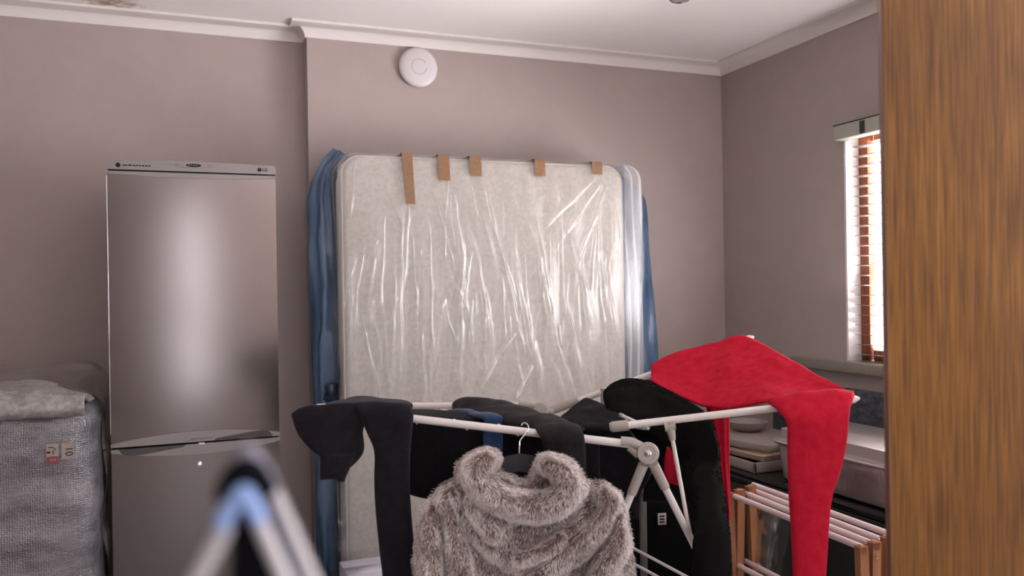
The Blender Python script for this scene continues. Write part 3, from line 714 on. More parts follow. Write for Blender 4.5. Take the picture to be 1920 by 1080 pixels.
# ------------------------------------------------------------------ bubble-wrapped box at the left
def bubble_box():
    ftop = PY_(140, 776, 3.15)[2]; xr = PY_(178, 850, 3.15)[0]
    root = empty('bubble_wrapped_furniture', (-.85, 3.5, 0)); tag(root, 'bulky item of furniture in bubble wrap and clear film left of the fridge', 'wrapped furniture')
    n, nz = 200, 110
    th = np.linspace(0, 2*np.pi, n, endpoint=False); V = []
    x0, x1, y0, y1 = -1.45, xr, 3.15, 3.72; zt = ftop
    zs = list(np.linspace(.005, zt-.06, 80))+[zt-.06+.085*math.sin(a) for a in np.linspace(.05, math.pi/2, 14)]
    ins = [0]*80+[.085*(1-math.cos(a)) for a in np.linspace(.05, math.pi/2, 14)]
    for zi, i_ in zip(zs, ins):
        ct, st = np.cos(th), np.sin(th); e = .30
        sx = np.sign(ct)*np.abs(ct)**e; sy = np.sign(st)*np.abs(st)**e
        x = (x0+x1)/2+sx*((x1-x0)/2-i_); y = (y0+y1)/2+sy*((y1-y0)/2-i_)
        w = .002*np.sin(zi*40+x*6+y*8)+.004*np.sin(zi*17-x*9)
        V.append(np.stack([x+sx*w*.8, y+sy*w*.8, np.full(n, zi)+.004*np.sin(x*30)*(i_ > 0)], 1))
    m_ = len(V); V = np.array(V).reshape(-1, 3); idx = np.arange(m_*n).reshape(m_, n); nx_ = np.roll(idx, -1, 1)
    Fq = np.stack([idx[:-1].ravel(), nx_[:-1].ravel(), nx_[1:].ravel(), idx[1:].ravel()], 1)
    mesh_np('bubble_wrap', V, [list(f) for f in Fq]+[list(idx[0][::-1]), list(idx[-1])], M['bubble'], root)
    # crumpled bundle of wrap on top
    def q(px, py, y): return PY_(px, py, y)
    rows = [[(x, 3.66, zt+.00), (x, 3.60, zt+.045+h), (x, 3.45, zt+.078+h), (x, 3.28, zt+.080+h*.7), (x, 3.17, zt+.062), (x, 3.128, zt+.025), (x, 3.15, zt-.006)] for x, h in ((-1.40, 0), (-1.1, .005), (-.85, -.005), (-.62, .01), (-.50, .006), (-.44, -.004), (-.385, -.022), (-.345, -.045), (-.315, -.075))]
    V, F_ = loft(rows, 70, 90, .012, .012, 9, 8, (1, 1, 1)); mesh_np('wrap_bundle', V, F_, M['bundle'], root)
    # loose clear film tented over the top and hanging at the right
    nx, nv = 120, 90; pts = []
    for j in range(nv):
        t = j/(nv-1)
        for i in range(nx):
            s = i/(nx-1)
            # profile across x: flat then falling over the right edge
            a = -1.45; L1 = (-.272-a)
            d = s*(L1+1.02)
            if d < L1-.10: x = a+d; z = zt+.128
            elif d < L1+.06:
                q_ = (d-(L1-.10))/.16*math.pi/2; x = a+L1-.10+.10*math.sin(q_); z = zt+.128-.10*(1-math.cos(q_))
            else: x = -.272-.01*math.sin(d*20); z = zt+.028-(d-L1-.06)
            y = 3.30+.42*t
            z += -.05*(1-t)**2*(1 if d < L1 else .2)+.008*math.sin(x*17+y*9)+.006*math.sin(x*41-y*23); x += .006*math.sin(z*22+y*17)
            pts.append((x, y, max(z, .01)))
    idx = np.arange(nx*nv).reshape(nv, nx)
    Fq = np.stack([idx[:-1, :-1].ravel(), idx[:-1, 1:].ravel(), idx[1:, 1:].ravel(), idx[1:, :-1].ravel()], 1)
    mesh_np('clear_film', pts, Fq, M['wrapfilm'], root, attrs={'fold': np.clip(vnoise(pts, 9, 2)*1.2, 0, 1)})
    # fragile stickers
    def flat(px0, py0, px1, py1, name, m, dy=-.016):
        a = PY_(px0, py0, 3.15+dy); c_ = PY_(px1, py1, 3.15+dy)
        return MB().box((a[0], 3.15+dy, c_[2]), (c_[0], 3.15+dy+.0015, a[2])).build(name, m, root, smooth=False)
    s1 = flat(86.5, 834, 109.5, 856, 'sticker', M['sticker']); s2 = flat(115.5, 832, 139, 859, 'sticker', M['sticker']); s3 = flat(87, 857, 111, 869, 'sticker', M['red_sticker'])
    s3['label'] = 'small red sticker'
    a = PY_(129, 846, 3.132); text_mesh('sticker_number', '10', .032, tuple(a+np.array([0, -.001, 0])), (0, 0, -1), (1, 0, 0), M['ink'], s2, .0004)
    a = PY_(98, 845, 3.132)
    b = MB(); b.tube([a+np.array([-.012, -.001, .010]), a+np.array([0, -.001, .012]), a+np.array([.010, -.001, .004]), a+np.array([.002, -.001, -.002]), a+np.array([.004, -.001, -.012])], .0014, 6)
    b.box((a[0]-.016, a[1]-.002, a[2]-.008), (a[0]-.006, a[1], a[2]-.002)); b.build('sticker_mark', M['ink'], s1)
    a = PY_(99, 863, 3.132); text_mesh('sticker_words', 'TOP', .010, tuple(a+np.array([0, -.001, 0])), (1, 0, 0), (0, 0, 1), M['sticker'], s3, .0004)
bubble_box()

# ------------------------------------------------------------------ winged clothes airer
rk = D(1215, 850, 2.14)
air = empty('clothes_airer', (rk[0], rk[1]+.25, 0)); tag(air, 'white tubular winged clothes airer with beige plastic joints, loaded with laundry', 'clothes airer')
hubF = D(1215, 850, 2.14); hubB = D(1012, 772, 2.72)
Af, Ab = D(1143, 801, 2.30), D(1028, 772, 2.78)
Tf, Tb = D(1612, 747, 2.22), D(1414, 631, 2.72)
Bf, Bb = D(1192, 834, 2.15), D(1004, 760, 2.72)
Lf, Lb = D(596, 764, 2.24), D(662, 761, 2.80)
def lerp(a, b_, t): return a*(1-t)+b_*t
TR = .0105
for A_, B__ in ((Bf, Lf), (Bb, Lb)): MB().tube([lerp(A_, B__, .02), B__], TR).build('side_tube', M['tube'], air)
for A_, T_ in ((Af, Tf), (Ab, Tb)): MB().tube([lerp(A_, T_, .03), lerp(A_, T_, .97)], TR*.98).build('side_tube', M['tube'], air)
MB().tube([Lf, Lb], TR*.9).build('end_tube', M['tube'], air)
for t in (.2, .36, .52, .68, .84, .97): MB().tube([lerp(Bf, Lf, t)+np.array([0, 0, -.011]), lerp(Bb, Lb, t)+np.array([0, 0, -.011])], .0032, 8).build('drying_rod', M['tube'], air)
for t in (.76, .86, .95): MB().tube([lerp(Af, Tf, t)+np.array([0, 0, -.032]), lerp(Ab, Tb, t)+np.array([0, 0, -.032])], .0032, 8).build('drying_rod', M['tube'], air)
# small rod whose end shows above the front tube
MB().tube([D(1166, 779, 2.42), D(1200, 795, 2.33), D(1216, 803, 2.30)], [.0052, .0052, .0052], 10).build('hook_rod', M['tube'], air)
MB().tube([D(1163, 778, 2.425), D(1168, 780, 2.415)], .0068, 10).build('hook_cap', M['joint'], air)
def cap(a, b_, r, name='end_cap'): return MB().tube([a, lerp(a, b_, .12), lerp(a, b_, .2), b_], [r*.72, r*.95, r, r*1.02], 16).build(name, M['joint'], air)
cap(Af, lerp(Af, Tf, .078), TR*1.42); cap(Ab, lerp(Ab, Tb, .15), TR*1.35); cap(D(1003, 759, 2.72), D(972, 758, 2.722), TR*1.3)
def tipc(T_, A_): return MB().tube([lerp(T_, A_, .05), lerp(T_, A_, .02), T_], [TR*1.15, TR*1.0, TR*.3], 14).build('tip_cap', M['tube'], air)
tipc(Tf, Af); tipc(Tb, Ab)
MB().tube([D(1036, 772, 2.76), D(1013, 770, 2.74)], TR*.9).build('link', M['joint'], air)
# front hub
vd = (O-hubF)/np.linalg.norm(O-hubF)
hb = MB().lathe(hubF-vd*.016, vd, [(0, 0), (.021, 0), (.0275, .004), (.0285, .012), (.0285, .026), (.026, .031), (.019, .032), (.018, .030), (0, .030)], 36).build('hinge_hub', M['joint'], air)
MB().lathe(hubF+vd*.013, vd, [(.0085, 0), (.0085, .004), (.005, .0065), (0, .0072)], 24).build('rivet', M['rivet'], hb)
MB().tube([D(1164, 827, 2.15), D(1185, 829, 2.148), D(1205, 838, 2.145)], [.0125, .0125, .011], 16).build('socket', M['joint'], air)
MB().tube([D(1180, 838, 2.155), D(1198, 852, 2.15)], [.011, .013], 14).build('socket', M['joint'], air)
legRd = D(1296, 1012, 2.24); legLd = D(1172, 955, 2.16)
def toflr(a, b_): t = a[2]/(a[2]-b_[2]); return a+(b_-a)*t
LR = toflr(hubF, legRd); LL = toflr(hubF, legLd)
MB().tube([lerp(hubF, LR, .03), lerp(hubF, LR, .10)], [.0135, .0125], 16).build('socket', M['joint'], air)
MB().tube([lerp(hubF, LL, .03), lerp(hubF, LL, .11)], [.0135, .0125], 16).build('socket', M['joint'], air)
MB().tube([lerp(hubF, LR, .09), LR+np.array([0, 0, .004])], .0098).build('leg', M['tube'], air)
MB().tube([lerp(hubF, LL, .09), LL+np.array([0, 0, .004])], .0098).build('leg', M['tube'], air)
dB = hubB-hubF; dB[2] = 0
LRb, LLb = LR+dB, LL+dB
MB().tube([hubB, LRb+np.array([0, 0, .004])], .0098).build('leg', M['tube'], air)
MB().tube([hubB, LLb+np.array([0, 0, .004])], .0098).build('leg', M['tube'], air)
MB().lathe(hubB-vd*.016, vd, [(0, 0), (.0275, .004), (.0285, .026), (0, .030)], 24).build('hinge_hub', M['joint'], air)
MB().tube([LR+np.array([0, 0, .008]), LRb+np.array([0, 0, .008])], .008).build('foot_bar', M['tube'], air)
MB().tube([LL+np.array([0, 0, .008]), LLb+np.array([0, 0, .008])], .008).build('foot_bar', M['tube'], air)
# strut from right wing to leg
SF0 = D(1256, 797, 2.27); SF1 = D(1294, 1004, 2.232)
MB().tube([lerp(SF0, SF1, .1), SF1], .0058, 12).build('strut', M['tube'], air)
MB().tube([lerp(SF0, SF1, -.02), lerp(SF0, SF1, .06), lerp(SF0, SF1, .14)], [.0125, .0115, .0085], 14).build('strut_clip', M['joint'], air)
MB().tube([D(1246, 801, 2.27), D(1266, 798, 2.268)], .0125, 14).build('strut_clip', M['joint'], air)
SB0 = D(1131, 728, 2.76); MB().tube([SB0, D(1132, 760, 2.76)], .010, 12).build('strut_clip', M['joint'], air)
MB().tube([SB0, D(1145, 960, 2.85)], .0058, 12).build('strut', M['tube'], air)
# lower cross rods between the legs
for a, b_ in (((1150, 1008), (1300, 1088)), ((1150, 1036), (1285, 1110))):
    MB().tube([D(*a, 2.52), D(*b_, 2.2)], .0042, 8).build('cross_rod', M['tube'], air)

# ------------------------------------------------------------------ garments
def garment(name, parts, m, label, cat='clothing', group=None):
    o = join_lofts(name, parts, m); return tag(o, label, cat, group)
# black jersey trousers over the left wing
p1 = loft(rowz([(655, 747, 2.72), (640, 752, 2.6), (600, 761, 2.38), (556, 770, 2.22)], [(700, 752, 2.72), (758, 755, 2.55), (772, 757, 2.3), (774, 763, 2.19)]), 30, 26, .02, .004, 12, 1)
p2 = loft(rowz([(566, 763, 2.21), (547, 774, 2.19), (549, 790, 2.19), (560, 818, 2.19), (582, 842, 2.19), (599, 852, 2.19), (601, 875, 2.19), (600, 900, 2.19)],
               [(745, 760, 2.21), (720, 775, 2.2), (690, 790, 2.19), (681, 808, 2.19), (682, 845, 2.18), (660, 872, 2.17), (642, 882, 2.17), (640, 896, 2.17)]), 34, 60, .05, .010, 9, 2, (1, 1, .6))
p2b = loft(rowz([(616, 850, 2.165), (620, 880, 2.165), (634, 902, 2.165)], [(672, 845, 2.17), (655, 880, 2.165), (645, 903, 2.165)]), 16, 24, .03, .004, 14, 4)
p3 = loft(rowz([(655, 757, 2.19), (672, 778, 2.165), (690, 815, 2.16), (702, 848, 2.16), (702, 900, 2.16), (705, 960, 2.16), (712, 1030, 2.16), (718, 1085, 2.16), (724, 1180, 2.16)],
               [(766, 757, 2.19), (775, 775, 2.165), (772, 815, 2.16), (769, 850, 2.16), (768, 900, 2.16), (771, 960, 2.16), (777, 1030, 2.16), (784, 1085, 2.16), (792, 1180, 2.16)]), 30, 80, .035, .006, 7, 5, (1, 1, .3))
garment('trousers', [p1, p2, p2b, p3], M['black_jersey'], 'black jersey trousers draped over the far left end of the white airer', 'trousers')
# wide black garment behind the front tube
p = loft([[D(766, 782, 2.40), D(860, 790, 2.42), D(960, 800, 2.42), D(1060, 815, 2.42), D(1125, 825, 2.42)], [D(767, 850, 2.41), D(860, 850, 2.42), D(960, 860, 2.42), D(1060, 880, 2.42), D(1125, 890, 2.42)],
          [D(768, 926, 2.42), D(800, 936, 2.42), D(900, 955, 2.42), D(1040, 980, 2.42), D(1125, 990, 2.42)]], 60, 50, .02, .016, 6, 11, (1, 1, .2), power=.3)
p_b = loft([[D(772, 768, 2.50), D(860, 772, 2.52), D(960, 785, 2.5)], [D(766, 784, 2.40), D(860, 791, 2.42), D(960, 801, 2.42)]], 40, 8, .008, .003, 9, 2)
garment('black_garment', [p, p_b], M['deep_black'], 'wide black garment hanging behind the front tube of the airer, left of the fur coat', 'clothing')
# faded black trousers over both tubes
p1 = loft([[D(850, 757, 2.70), D(848, 764, 2.66), D(852, 774, 2.60)], [D(866, 748, 2.71), D(866, 762, 2.66), D(872, 778, 2.56)], [D(895, 748, 2.68), D(900, 765, 2.6), D(905, 782, 2.48)], [D(950, 757, 2.62), D(945, 775, 2.5), D(950, 791, 2.36)],
           [D(1000, 771, 2.5), D(985, 788, 2.36), D(985, 803, 2.26)], [D(1050, 789, 2.36), D(1030, 797, 2.26), D(1012, 812, 2.18)], [D(1096, 804, 2.24), D(1060, 806, 2.18), D(1014, 815, 2.14)]], 26, 60, .03, .007, 10, 21, (1, 1, 1))
p2 = loft(rowz([(1003, 801, 2.18), (1012, 818, 2.125), (1022, 845, 2.12), (1030, 880, 2.12), (1036, 930, 2.12), (1040, 990, 2.12)], [(1082, 797, 2.18), (1094, 812, 2.125), (1098, 845, 2.12), (1099, 880, 2.12), (1102, 930, 2.12), (1106, 990, 2.12)]), 26, 50, .03, .007, 9, 22)
garment('trousers', [p1, p2], M['black_denim'], 'faded black trousers folded across both tubes, one leg beside the hanger hook', 'trousers')
# blue strap
p1 = loft([[D(838, 769, 2.56), D(872, 768, 2.58)], [D(870, 777, 2.50), D(905, 775, 2.5)], [D(905, 785, 2.40), D(940, 781, 2.4)], [D(907, 796, 2.385), D(943, 795, 2.385)], [D(906, 822, 2.385), D(943, 822, 2.385)], [D(906, 870, 2.385), D(941, 870, 2.385)]], 14, 50, .012, .003, 14, 31)
garment('jeans_leg', [p1], M['blue_cloth'], 'narrow blue denim garment hanging behind the left collar of the fur coat', 'clothing')
bpy.data.objects['jeans_leg'].name = 'denim_garment'
# small dark top over the back of the right wing
p1 = loft([[D(1097, 747, 2.66), D(1104, 748, 2.66)], [D(1080, 760, 2.62), D(1135, 761, 2.62)], [D(1050, 783, 2.55), D(1168, 778, 2.5)], [D(1060, 792, 2.5), D(1162, 792, 2.45)], [D(1095, 805, 2.42), D(1146, 812, 2.40)]], 26, 40, .018, .006, 12, 41)
garment('folded_top', [p1], M['deep_black'], 'small black folded top lying between the two wings beside the beige end cap', 'clothing')
# dark garment hanging behind the hub
p1 = loft(rowz([(1090, 795, 2.50), (1098, 850, 2.50), (1105, 900, 2.5), (1140, 940, 2.5), (1176, 966, 2.5)], [(1180, 806, 2.50), (1213, 850, 2.52), (1222, 885, 2.52), (1203, 925, 2.52), (1199, 976, 2.52)]), 30, 46, .03, .012, 8, 51, (1, 1, .3))
p2 = loft([[D(1165, 800, 2.60), D(1240, 810, 2.6), D(1300, 815, 2.60)], [D(1170, 850, 2.60), D(1240, 850, 2.6), D(1300, 850, 2.60)], [D(1204, 885, 2.6), D(1245, 890, 2.6), D(1300, 905, 2.6)], [D(1206, 940, 2.6), D(1250, 942, 2.6), D(1302, 945, 2.6)]], 24, 20, .02, .006, 8, 52)
garment('black_garment', [p1, p2], M['deep_black'], 'plain black garment hanging in shadow behind the front hinge of the airer', 'clothing')
# red knit leggings
back = [(1222, 690, 2.74), (1250, 673, 2.75), (1300, 657, 2.75), (1345, 645, 2.74), (1382, 634, 2.71), (1410, 640, 2.68), (1460, 668, 2.56), (1520, 702, 2.42), (1570, 727, 2.30), (1597, 742, 2.235)]
frnt = [(1220, 718, 2.60), (1245, 736, 2.56), (1280, 752, 2.5), (1315, 764, 2.45), (1355, 769, 2.38), (1395, 766, 2.33), (1440, 757, 2.27), (1490, 751, 2.262), (1540, 746, 2.25), (1600, 738, 2.24)]
rows = []
for a, c_ in zip(back, frnt):
    A_, C_ = D(*a), D(*c_); m1 = A_*.66+C_*.34+np.array([0, 0, -.006]); m2 = A_*.33+C_*.67+np.array([0, 0, -.006]); rows.append([A_+np.array([0, 0, .008]), m1, m2, C_+np.array([0, 0, .008])])
p1 = loft(rows, 50, 110, .012, .0065, 9, 61, (1.6, .8, 1), power=.3)
p2 = loft([[D(1440, 757, 2.27), D(1500, 750, 2.26), D(1560, 743, 2.25), D(1601, 737, 2.24)], [D(1446, 758, 2.235), D(1500, 752, 2.225), D(1560, 745, 2.215), D(1602, 740, 2.21)], [D(1458, 768, 2.205), D(1510, 764, 2.195), D(1560, 758, 2.19), D(1599, 751, 2.19)], [D(1475, 790, 2.17), D(1510, 790, 2.165), D(1560, 788, 2.165), D(1592, 775, 2.17)], [D(1477, 840, 2.165), D(1586, 835, 2.165)], [D(1478, 890, 2.165), D(1575, 884, 2.165)], [D(1480, 940, 2.165), D(1560, 930, 2.165)],
           [D(1484, 1000, 2.165), D(1553, 990, 2.165)], [D(1487, 1070, 2.165), D(1549, 1070, 2.165)], [D(1489, 1180, 2.165), D(1541, 1180, 2.165)]], 36, 110, .035, .006, 9, 62, (1, 1, .25))
p3 = loft([[D(1325, 764, 2.46), D(1368, 768, 2.46)], [D(1338, 820, 2.46), D(1367, 820, 2.46)], [D(1345, 870, 2.46), D(1367, 870, 2.46)], [D(1352, 920, 2.46), D(1369, 920, 2.46)], [D(1360, 975, 2.46), D(1369, 975, 2.46)]], 16, 50, .02, .005, 12, 63, rip=.4, ripn=2)
p4 = loft([[D(1250, 838, 2.44), D(1256, 838, 2.44)], [D(1246, 862, 2.44), D(1268, 862, 2.44)], [D(1246, 885, 2.44), D(1288, 890, 2.44)], [D(1252, 905, 2.44), D(1303, 920, 2.44)]], 16, 30, .02, .006, 12, 64)
p5 = loft([[D(1250, 745, 2.52), D(1300, 765, 2.48)], [D(1250, 800, 2.53), D(1290, 810, 2.5)], [D(1252, 840, 2.5), D(1262, 842, 2.5)]], 12, 20, .01, .004, 12, 65)
garment('leggings', [p1, p2, p3, p4, p5], M['red_knit'], 'bright red knitted leggings spread over the right wing of the airer, one leg hanging', 'leggings')

def strands(V, F, count, length, width, gravity, seed, dirn=None, jitter=.5, keep=None, segs=3, front_only=True, facing=-.35):
    """tapered fur strands rooted on faces of a quad mesh"""
    r = np.random.default_rng(seed)
    A, B_, C_, D_ = V[F[:, 0]], V[F[:, 1]], V[F[:, 2]], V[F[:, 3]]
    N = np.cross(C_-A, D_-B_); ar = np.linalg.norm(N, axis=1)/2; N = N/(ar[:, None]*2+1e-12)
    cen_ = (A+B_+C_+D_)/4
    vd_ = O-cen_; vd_ /= np.linalg.norm(vd_, axis=1, keepdims=True)
    w = ar.copy()
    if front_only: w = w*(np.sum(N*vd_, 1) > facing)
    if keep is not None: w = w*keep(cen_)
    w /= w.sum(); fi = r.choice(len(F), count, p=w)
    u, v = r.random((count, 1)), r.random((count, 1))
    P = A[fi]*(1-u)*(1-v)+B_[fi]*u*(1-v)+C_[fi]*u*v+D_[fi]*(1-u)*v; n = N[fi]
    g = np.array([0, 0, -1.0])[None]*gravity if dirn is None else dirn(P)
    cl = np.stack([vnoise(P, 34, 1), vnoise(P, 34, 2), vnoise(P, 34, 3)], 1)*1.1
    L = length*r.uniform(.6, 1.25, (count, 1))
    d = n*.55+g+cl+r.normal(0, jitter*.5, (count, 3)); d /= np.linalg.norm(d, axis=1, keepdims=True); d = d-n*np.minimum(0, np.sum(d*n, 1, keepdims=True)-.30); d /= np.linalg.norm(d, axis=1, keepdims=True)
    d2 = d+g*.9+r.normal(0, jitter*.35, (count, 3)); d2 = d2-n*np.minimum(0, np.sum(d2*n, 1, keepdims=True)-.12); d2 /= np.linalg.norm(d2, axis=1, keepdims=True)
    vw = O-P; vw /= np.linalg.norm(vw, axis=1, keepdims=True)
    side = np.cross(d, vw+r.normal(0, .5, (count, 3))); side /= (np.linalg.norm(side, axis=1, keepdims=True)+1e-9)
    W_ = width*r.uniform(.7, 1.3, (count, 1))
    p0, p1_, p2_ = P-n*.002, P+d*L*.5, P+d*L*.5+d2*L*.5
    VV = np.stack([p0-side*W_, p0+side*W_, p1_+side*W_*.75, p1_-side*W_*.75, p2_+side*W_*.15, p2_-side*W_*.15], 1)
    base = np.arange(count)[:, None]*6
    FF = np.concatenate([base+np.array([[0, 1, 2, 3]]), base+np.array([[3, 2, 4, 5]])], 0)
    pn = vnoise(P, 14, 9)*.75+vnoise(P, 40, 4)*.75
    rn = np.clip(r.random(count)*.8+pn*.6+.12, 0, 1)
    tip = np.tile(np.array([.12, .12, .5, .5, .95, .95]), (count, 1)).ravel()
    return VV.reshape(-1, 3), FF, tip, np.repeat(rn, 6)
# fuzzy black sweater
p1 = loft([[D(1132, 738, 2.62), D(1150, 722, 2.64), D(1178, 710, 2.66)], [D(1136, 760, 2.56), D(1180, 742, 2.58), D(1225, 722, 2.62)], [D(1160, 785, 2.50), D(1225, 765, 2.52), D(1280, 750, 2.50)], [D(1205, 800, 2.46), D(1270, 790, 2.46), D(1328, 780, 2.40)],
           [D(1240, 830, 2.47), D(1295, 825, 2.44), D(1343, 820, 2.36)], [D(1266, 880, 2.47), D(1305, 870, 2.42), D(1349, 870, 2.33)], [D(1292, 930, 2.36), D(1320, 920, 2.30), D(1358, 925, 2.25)], [D(1302, 985, 2.225), D(1330, 985, 2.205), D(1366, 985, 2.205)],
           [D(1299, 1030, 2.185), D(1330, 1040, 2.18), D(1368, 1040, 2.19)], [D(1294, 1160, 2.185), D(1330, 1160, 2.18), D(1368, 1160, 2.19)]], 34, 120, .06, .012, 9, 71, (1, 1, .6), power=.5)
sv, sf, st_, sr = strands(p1[0], p1[1], 30000, .017, .0005, .3, 5, jitter=1.1, facing=-.6)
def build_fur(name, V, F, sv, sf, st_, sr, m, base_tip=.1):
    V2 = np.vstack([V, sv]); F2 = np.vstack([F, sf+len(V)])
    tip = np.concatenate([np.full(len(V), base_tip), st_]); rn = np.concatenate([np.full(len(V), .35), sr])
    return mesh_np(name, V2, F2, m, attrs={'tip': tip, 'rnd': rn})
o = build_fur('sweater', p1[0], p1[1], sv, sf, st_, sr, M['fuzz_black']); tag(o, 'fuzzy black knitted sweater draped over the right wing beside the red leggings', 'sweater')

# ------------------------------------------------------------------ fur coat on hanger
def coat():
    poly = np.array([(772, 1200), (776, 1060), (780, 990), (790, 955), (800, 940), (812, 930), (822, 912), (850, 898), (856, 872), (868, 858), (882, 850), (895, 843), (912, 838), (934, 845), (942, 856), (936, 868), (932, 876), (942, 884), (958, 890), (974, 898), (988, 900), (993, 886), (1000, 868), (1010, 853), (1028, 848), (1060, 856), (1078, 868), (1092, 890), (1098, 900), (1135, 903), (1146, 912), (1166, 928), (1176, 965), (1184, 1020), (1190, 1080), (1196, 1200)], float)
    st = 2.6; xs = np.arange(764, 1206, st); ys = np.arange(830, 1201, st)
    Xg, Yg = np.meshgrid(xs, ys); P = np.stack([Xg.ravel(), Yg.ravel()], 1)
    def dist_poly(P, poly, closed=True):
        dm = np.full(len(P), 1e9); n = len(poly)
        for i in range(n if closed else n-1):
            a = poly[i]; b_ = poly[(i+1) % n]; ab = b_-a; t = np.clip(((P-a)@ab)/(ab@ab), 0, 1); dm = np.minimum(dm, np.linalg.norm(P-a-t[:, None]*ab, axis=1))
        return dm
    def inside(P, poly):
        c_ = np.zeros(len(P), bool); n = len(poly); j = n-1
        for i in range(n):
            xi, yi = poly[i]; xj, yj = poly[j]
            cnd = ((yi > P[:, 1]) != (yj > P[:, 1])) & (P[:, 0] < (xj-xi)*(P[:, 1]-yi)/(yj-yi+1e-12)+xi); c_ ^= cnd; j = i
        return c_
    ins = inside(P, poly); de = dist_poly(P, poly)*ins
    base = .085*(1-np.exp(-de/24))
    h = base.copy()
    def roll(pts, rad, ht, b0):
        nonlocal h
        q = cr(np.array(pts, float), 60); d = dist_poly(P, q, False)
        k = ht*np.sqrt(np.clip(1-(d/rad)**2, 0, 1)); hh = b0*np.minimum(1, de/14)+k*np.minimum(1, (de/12)**.7)
        h = np.where(k > 0, np.maximum(h, hh), h)
    def panel(pts, ht, wd):
        nonlocal h
        q = np.array(pts, float); q = cr(np.vstack([q, q[:1]]), 90)[:-1]
        ii = inside(P, q); d = dist_poly(P, q)*ii
        h = h+ht*np.sqrt(1-np.clip(1-d/wd, 0, 1)**2)*ii*np.minimum(1, de/12)
    def groove(pts, rad, ht):
        nonlocal h
        q = cr(np.array(pts, float), 60); d = dist_poly(P, q, False); h = h-ht*np.exp(-(d/rad)**2)
    roll([(1150, 922), (1142, 962), (1100, 1012), (1050, 1052), (1010, 1090)], 22, .060, .095)
    roll([(1172, 960), (1162, 1010), (1128, 1070), (1100, 1130)], 24, .060, .085)
    roll([(800, 960), (808, 1010), (808, 1080), (806, 1180)], 24, .050, .065)
    roll([(838, 935), (846, 990), (862, 1060), (876, 1180)], 22, .045, .085)
    groove([(826, 960), (834, 1020), (836, 1180)], 5, .035)
    groove([(1168, 925), (1150, 990), (1112, 1050), (1080, 1110)], 5, .035)
    # draped outer cowl with a clear lower edge, swags inside it, then the rim
    panel([(846, 870), (842, 920), (858, 965), (880, 1005), (915, 1042), (955, 1068), (995, 1066), (1036, 1040), (1085, 1000), (1116, 955), (1112, 915), (1090, 860), (985, 800)], .055, 20)
    panel([(1000, 1070), (1020, 1026), (1070, 985), (1112, 940), (1130, 905), (1142, 940), (1120, 985), (1080, 1025), (1040, 1055)], .020, 14)
    groove([(1098, 935), (1070, 975), (1020, 1010), (985, 1030)], 7, .030)
    groove([(880, 955), (900, 990), (930, 1015)], 7, .014)
    groove([(960, 985), (950, 1010), (955, 1030)], 8, .014)
    roll([(975, 1046), (1015, 1034), (1050, 1012)], 12, .035, .155)
    roll([(905, 905), (902, 950), (930, 990)], 26, .030, .150)
    roll([(912, 856), (893, 878), (900, 905), (930, 932), (972, 946), (1020, 948), (1058, 928), (1074, 900), (1064, 874), (1034, 862)], 27, .100, .155)
    roll([(915, 852), (900, 862), (888, 880)], 20, .07, .18)
    roll([(1032, 862), (1048, 870), (1060, 892)], 24, .075, .18)
    hs = h.reshape(Xg.shape)
    for _ in range(1):
        hp = np.pad(hs, 1, mode='edge'); hs = (hp[1:-1, 1:-1]*4+hp[:-2, 1:-1]+hp[2:, 1:-1]+hp[1:-1, :-2]+hp[1:-1, 2:])/8
    h = hs.ravel()
    # hollow of the neck
    base_d = 2.075
    front = np.array([D(x, y, base_d-.0-hh*.95) for (x, y), hh in zip(P, h)]); back = np.array([D(x, y, base_d+.01+min(hh, .1)*.35) for (x, y), hh in zip(P, h)])
    n = len(P); idx = np.arange(n).reshape(Xg.shape)
    a, b_, c_, d_ = idx[:-1, :-1].ravel(), idx[:-1, 1:].ravel(), idx[1:, 1:].ravel(), idx[1:, :-1].ravel()
    ok = ins[a] & ins[b_] & ins[c_] & ins[d_]
    Fq = np.stack([a, d_, c_, b_], 1)[ok]; Bq = np.stack([a, b_, c_, d_], 1)[ok]+n
    # side closure
    from collections import Counter
    ed = {}
    for f in Fq:
        for k in range(4):
            e = (f[k], f[(k+1) % 4]); ed[e] = 1
    side = [(e[1], e[0], e[0]+n, e[1]+n) for e in ed if (e[1], e[0]) not in ed]
    V = np.vstack([front, back]); F = np.vstack([Fq, Bq, np.array(side)])
    used = np.unique(F); rm = -np.ones(len(V), int); rm[used] = np.arange(len(used)); return V[used], rm[F], rm
V, F, _ = coat()
ccx = D(985, 950, 2.0)
def furdir(P):
    g = np.zeros_like(P); g[:, 2] = -.9; return g
sv, sf, st_, sr = strands(V, F, 130000, .0115, .0005, .75, 11, dirn=furdir, jitter=.6)
o = build_fur('fur_coat', V, F, sv, sf, st_, sr, M['fur'], .05); tag(o, 'mottled grey brown faux fur coat with cowl collar hanging from the airer', 'coat')
hg = empty('clothes_hanger', tuple(D(975, 852, 2.085))); tag(hg, 'dark grey plastic hanger with a thin metal hook inside the fur coat', 'hanger')
hp = [(930, 895), (934, 868), (948, 855), (975, 850), (1000, 854), (1014, 866), (1020, 895), (1000, 889), (975, 884), (950, 888)]
b = MB(); A_ = [D(*p, 2.075) for p in hp]; b.prism(A_, tuple(ray(975, 870)*.02)); 
b.tube([D(932, 884, 2.085), D(900, 900, 2.075), D(840, 935, 2.07)], [.016, .014, .008], 12); b.tube([D(1018, 884, 2.085), D(1060, 905, 2.075), D(1130, 940, 2.07)], [.016, .014, .008], 12)
b.build('hanger_body', M['hanger'], hg)
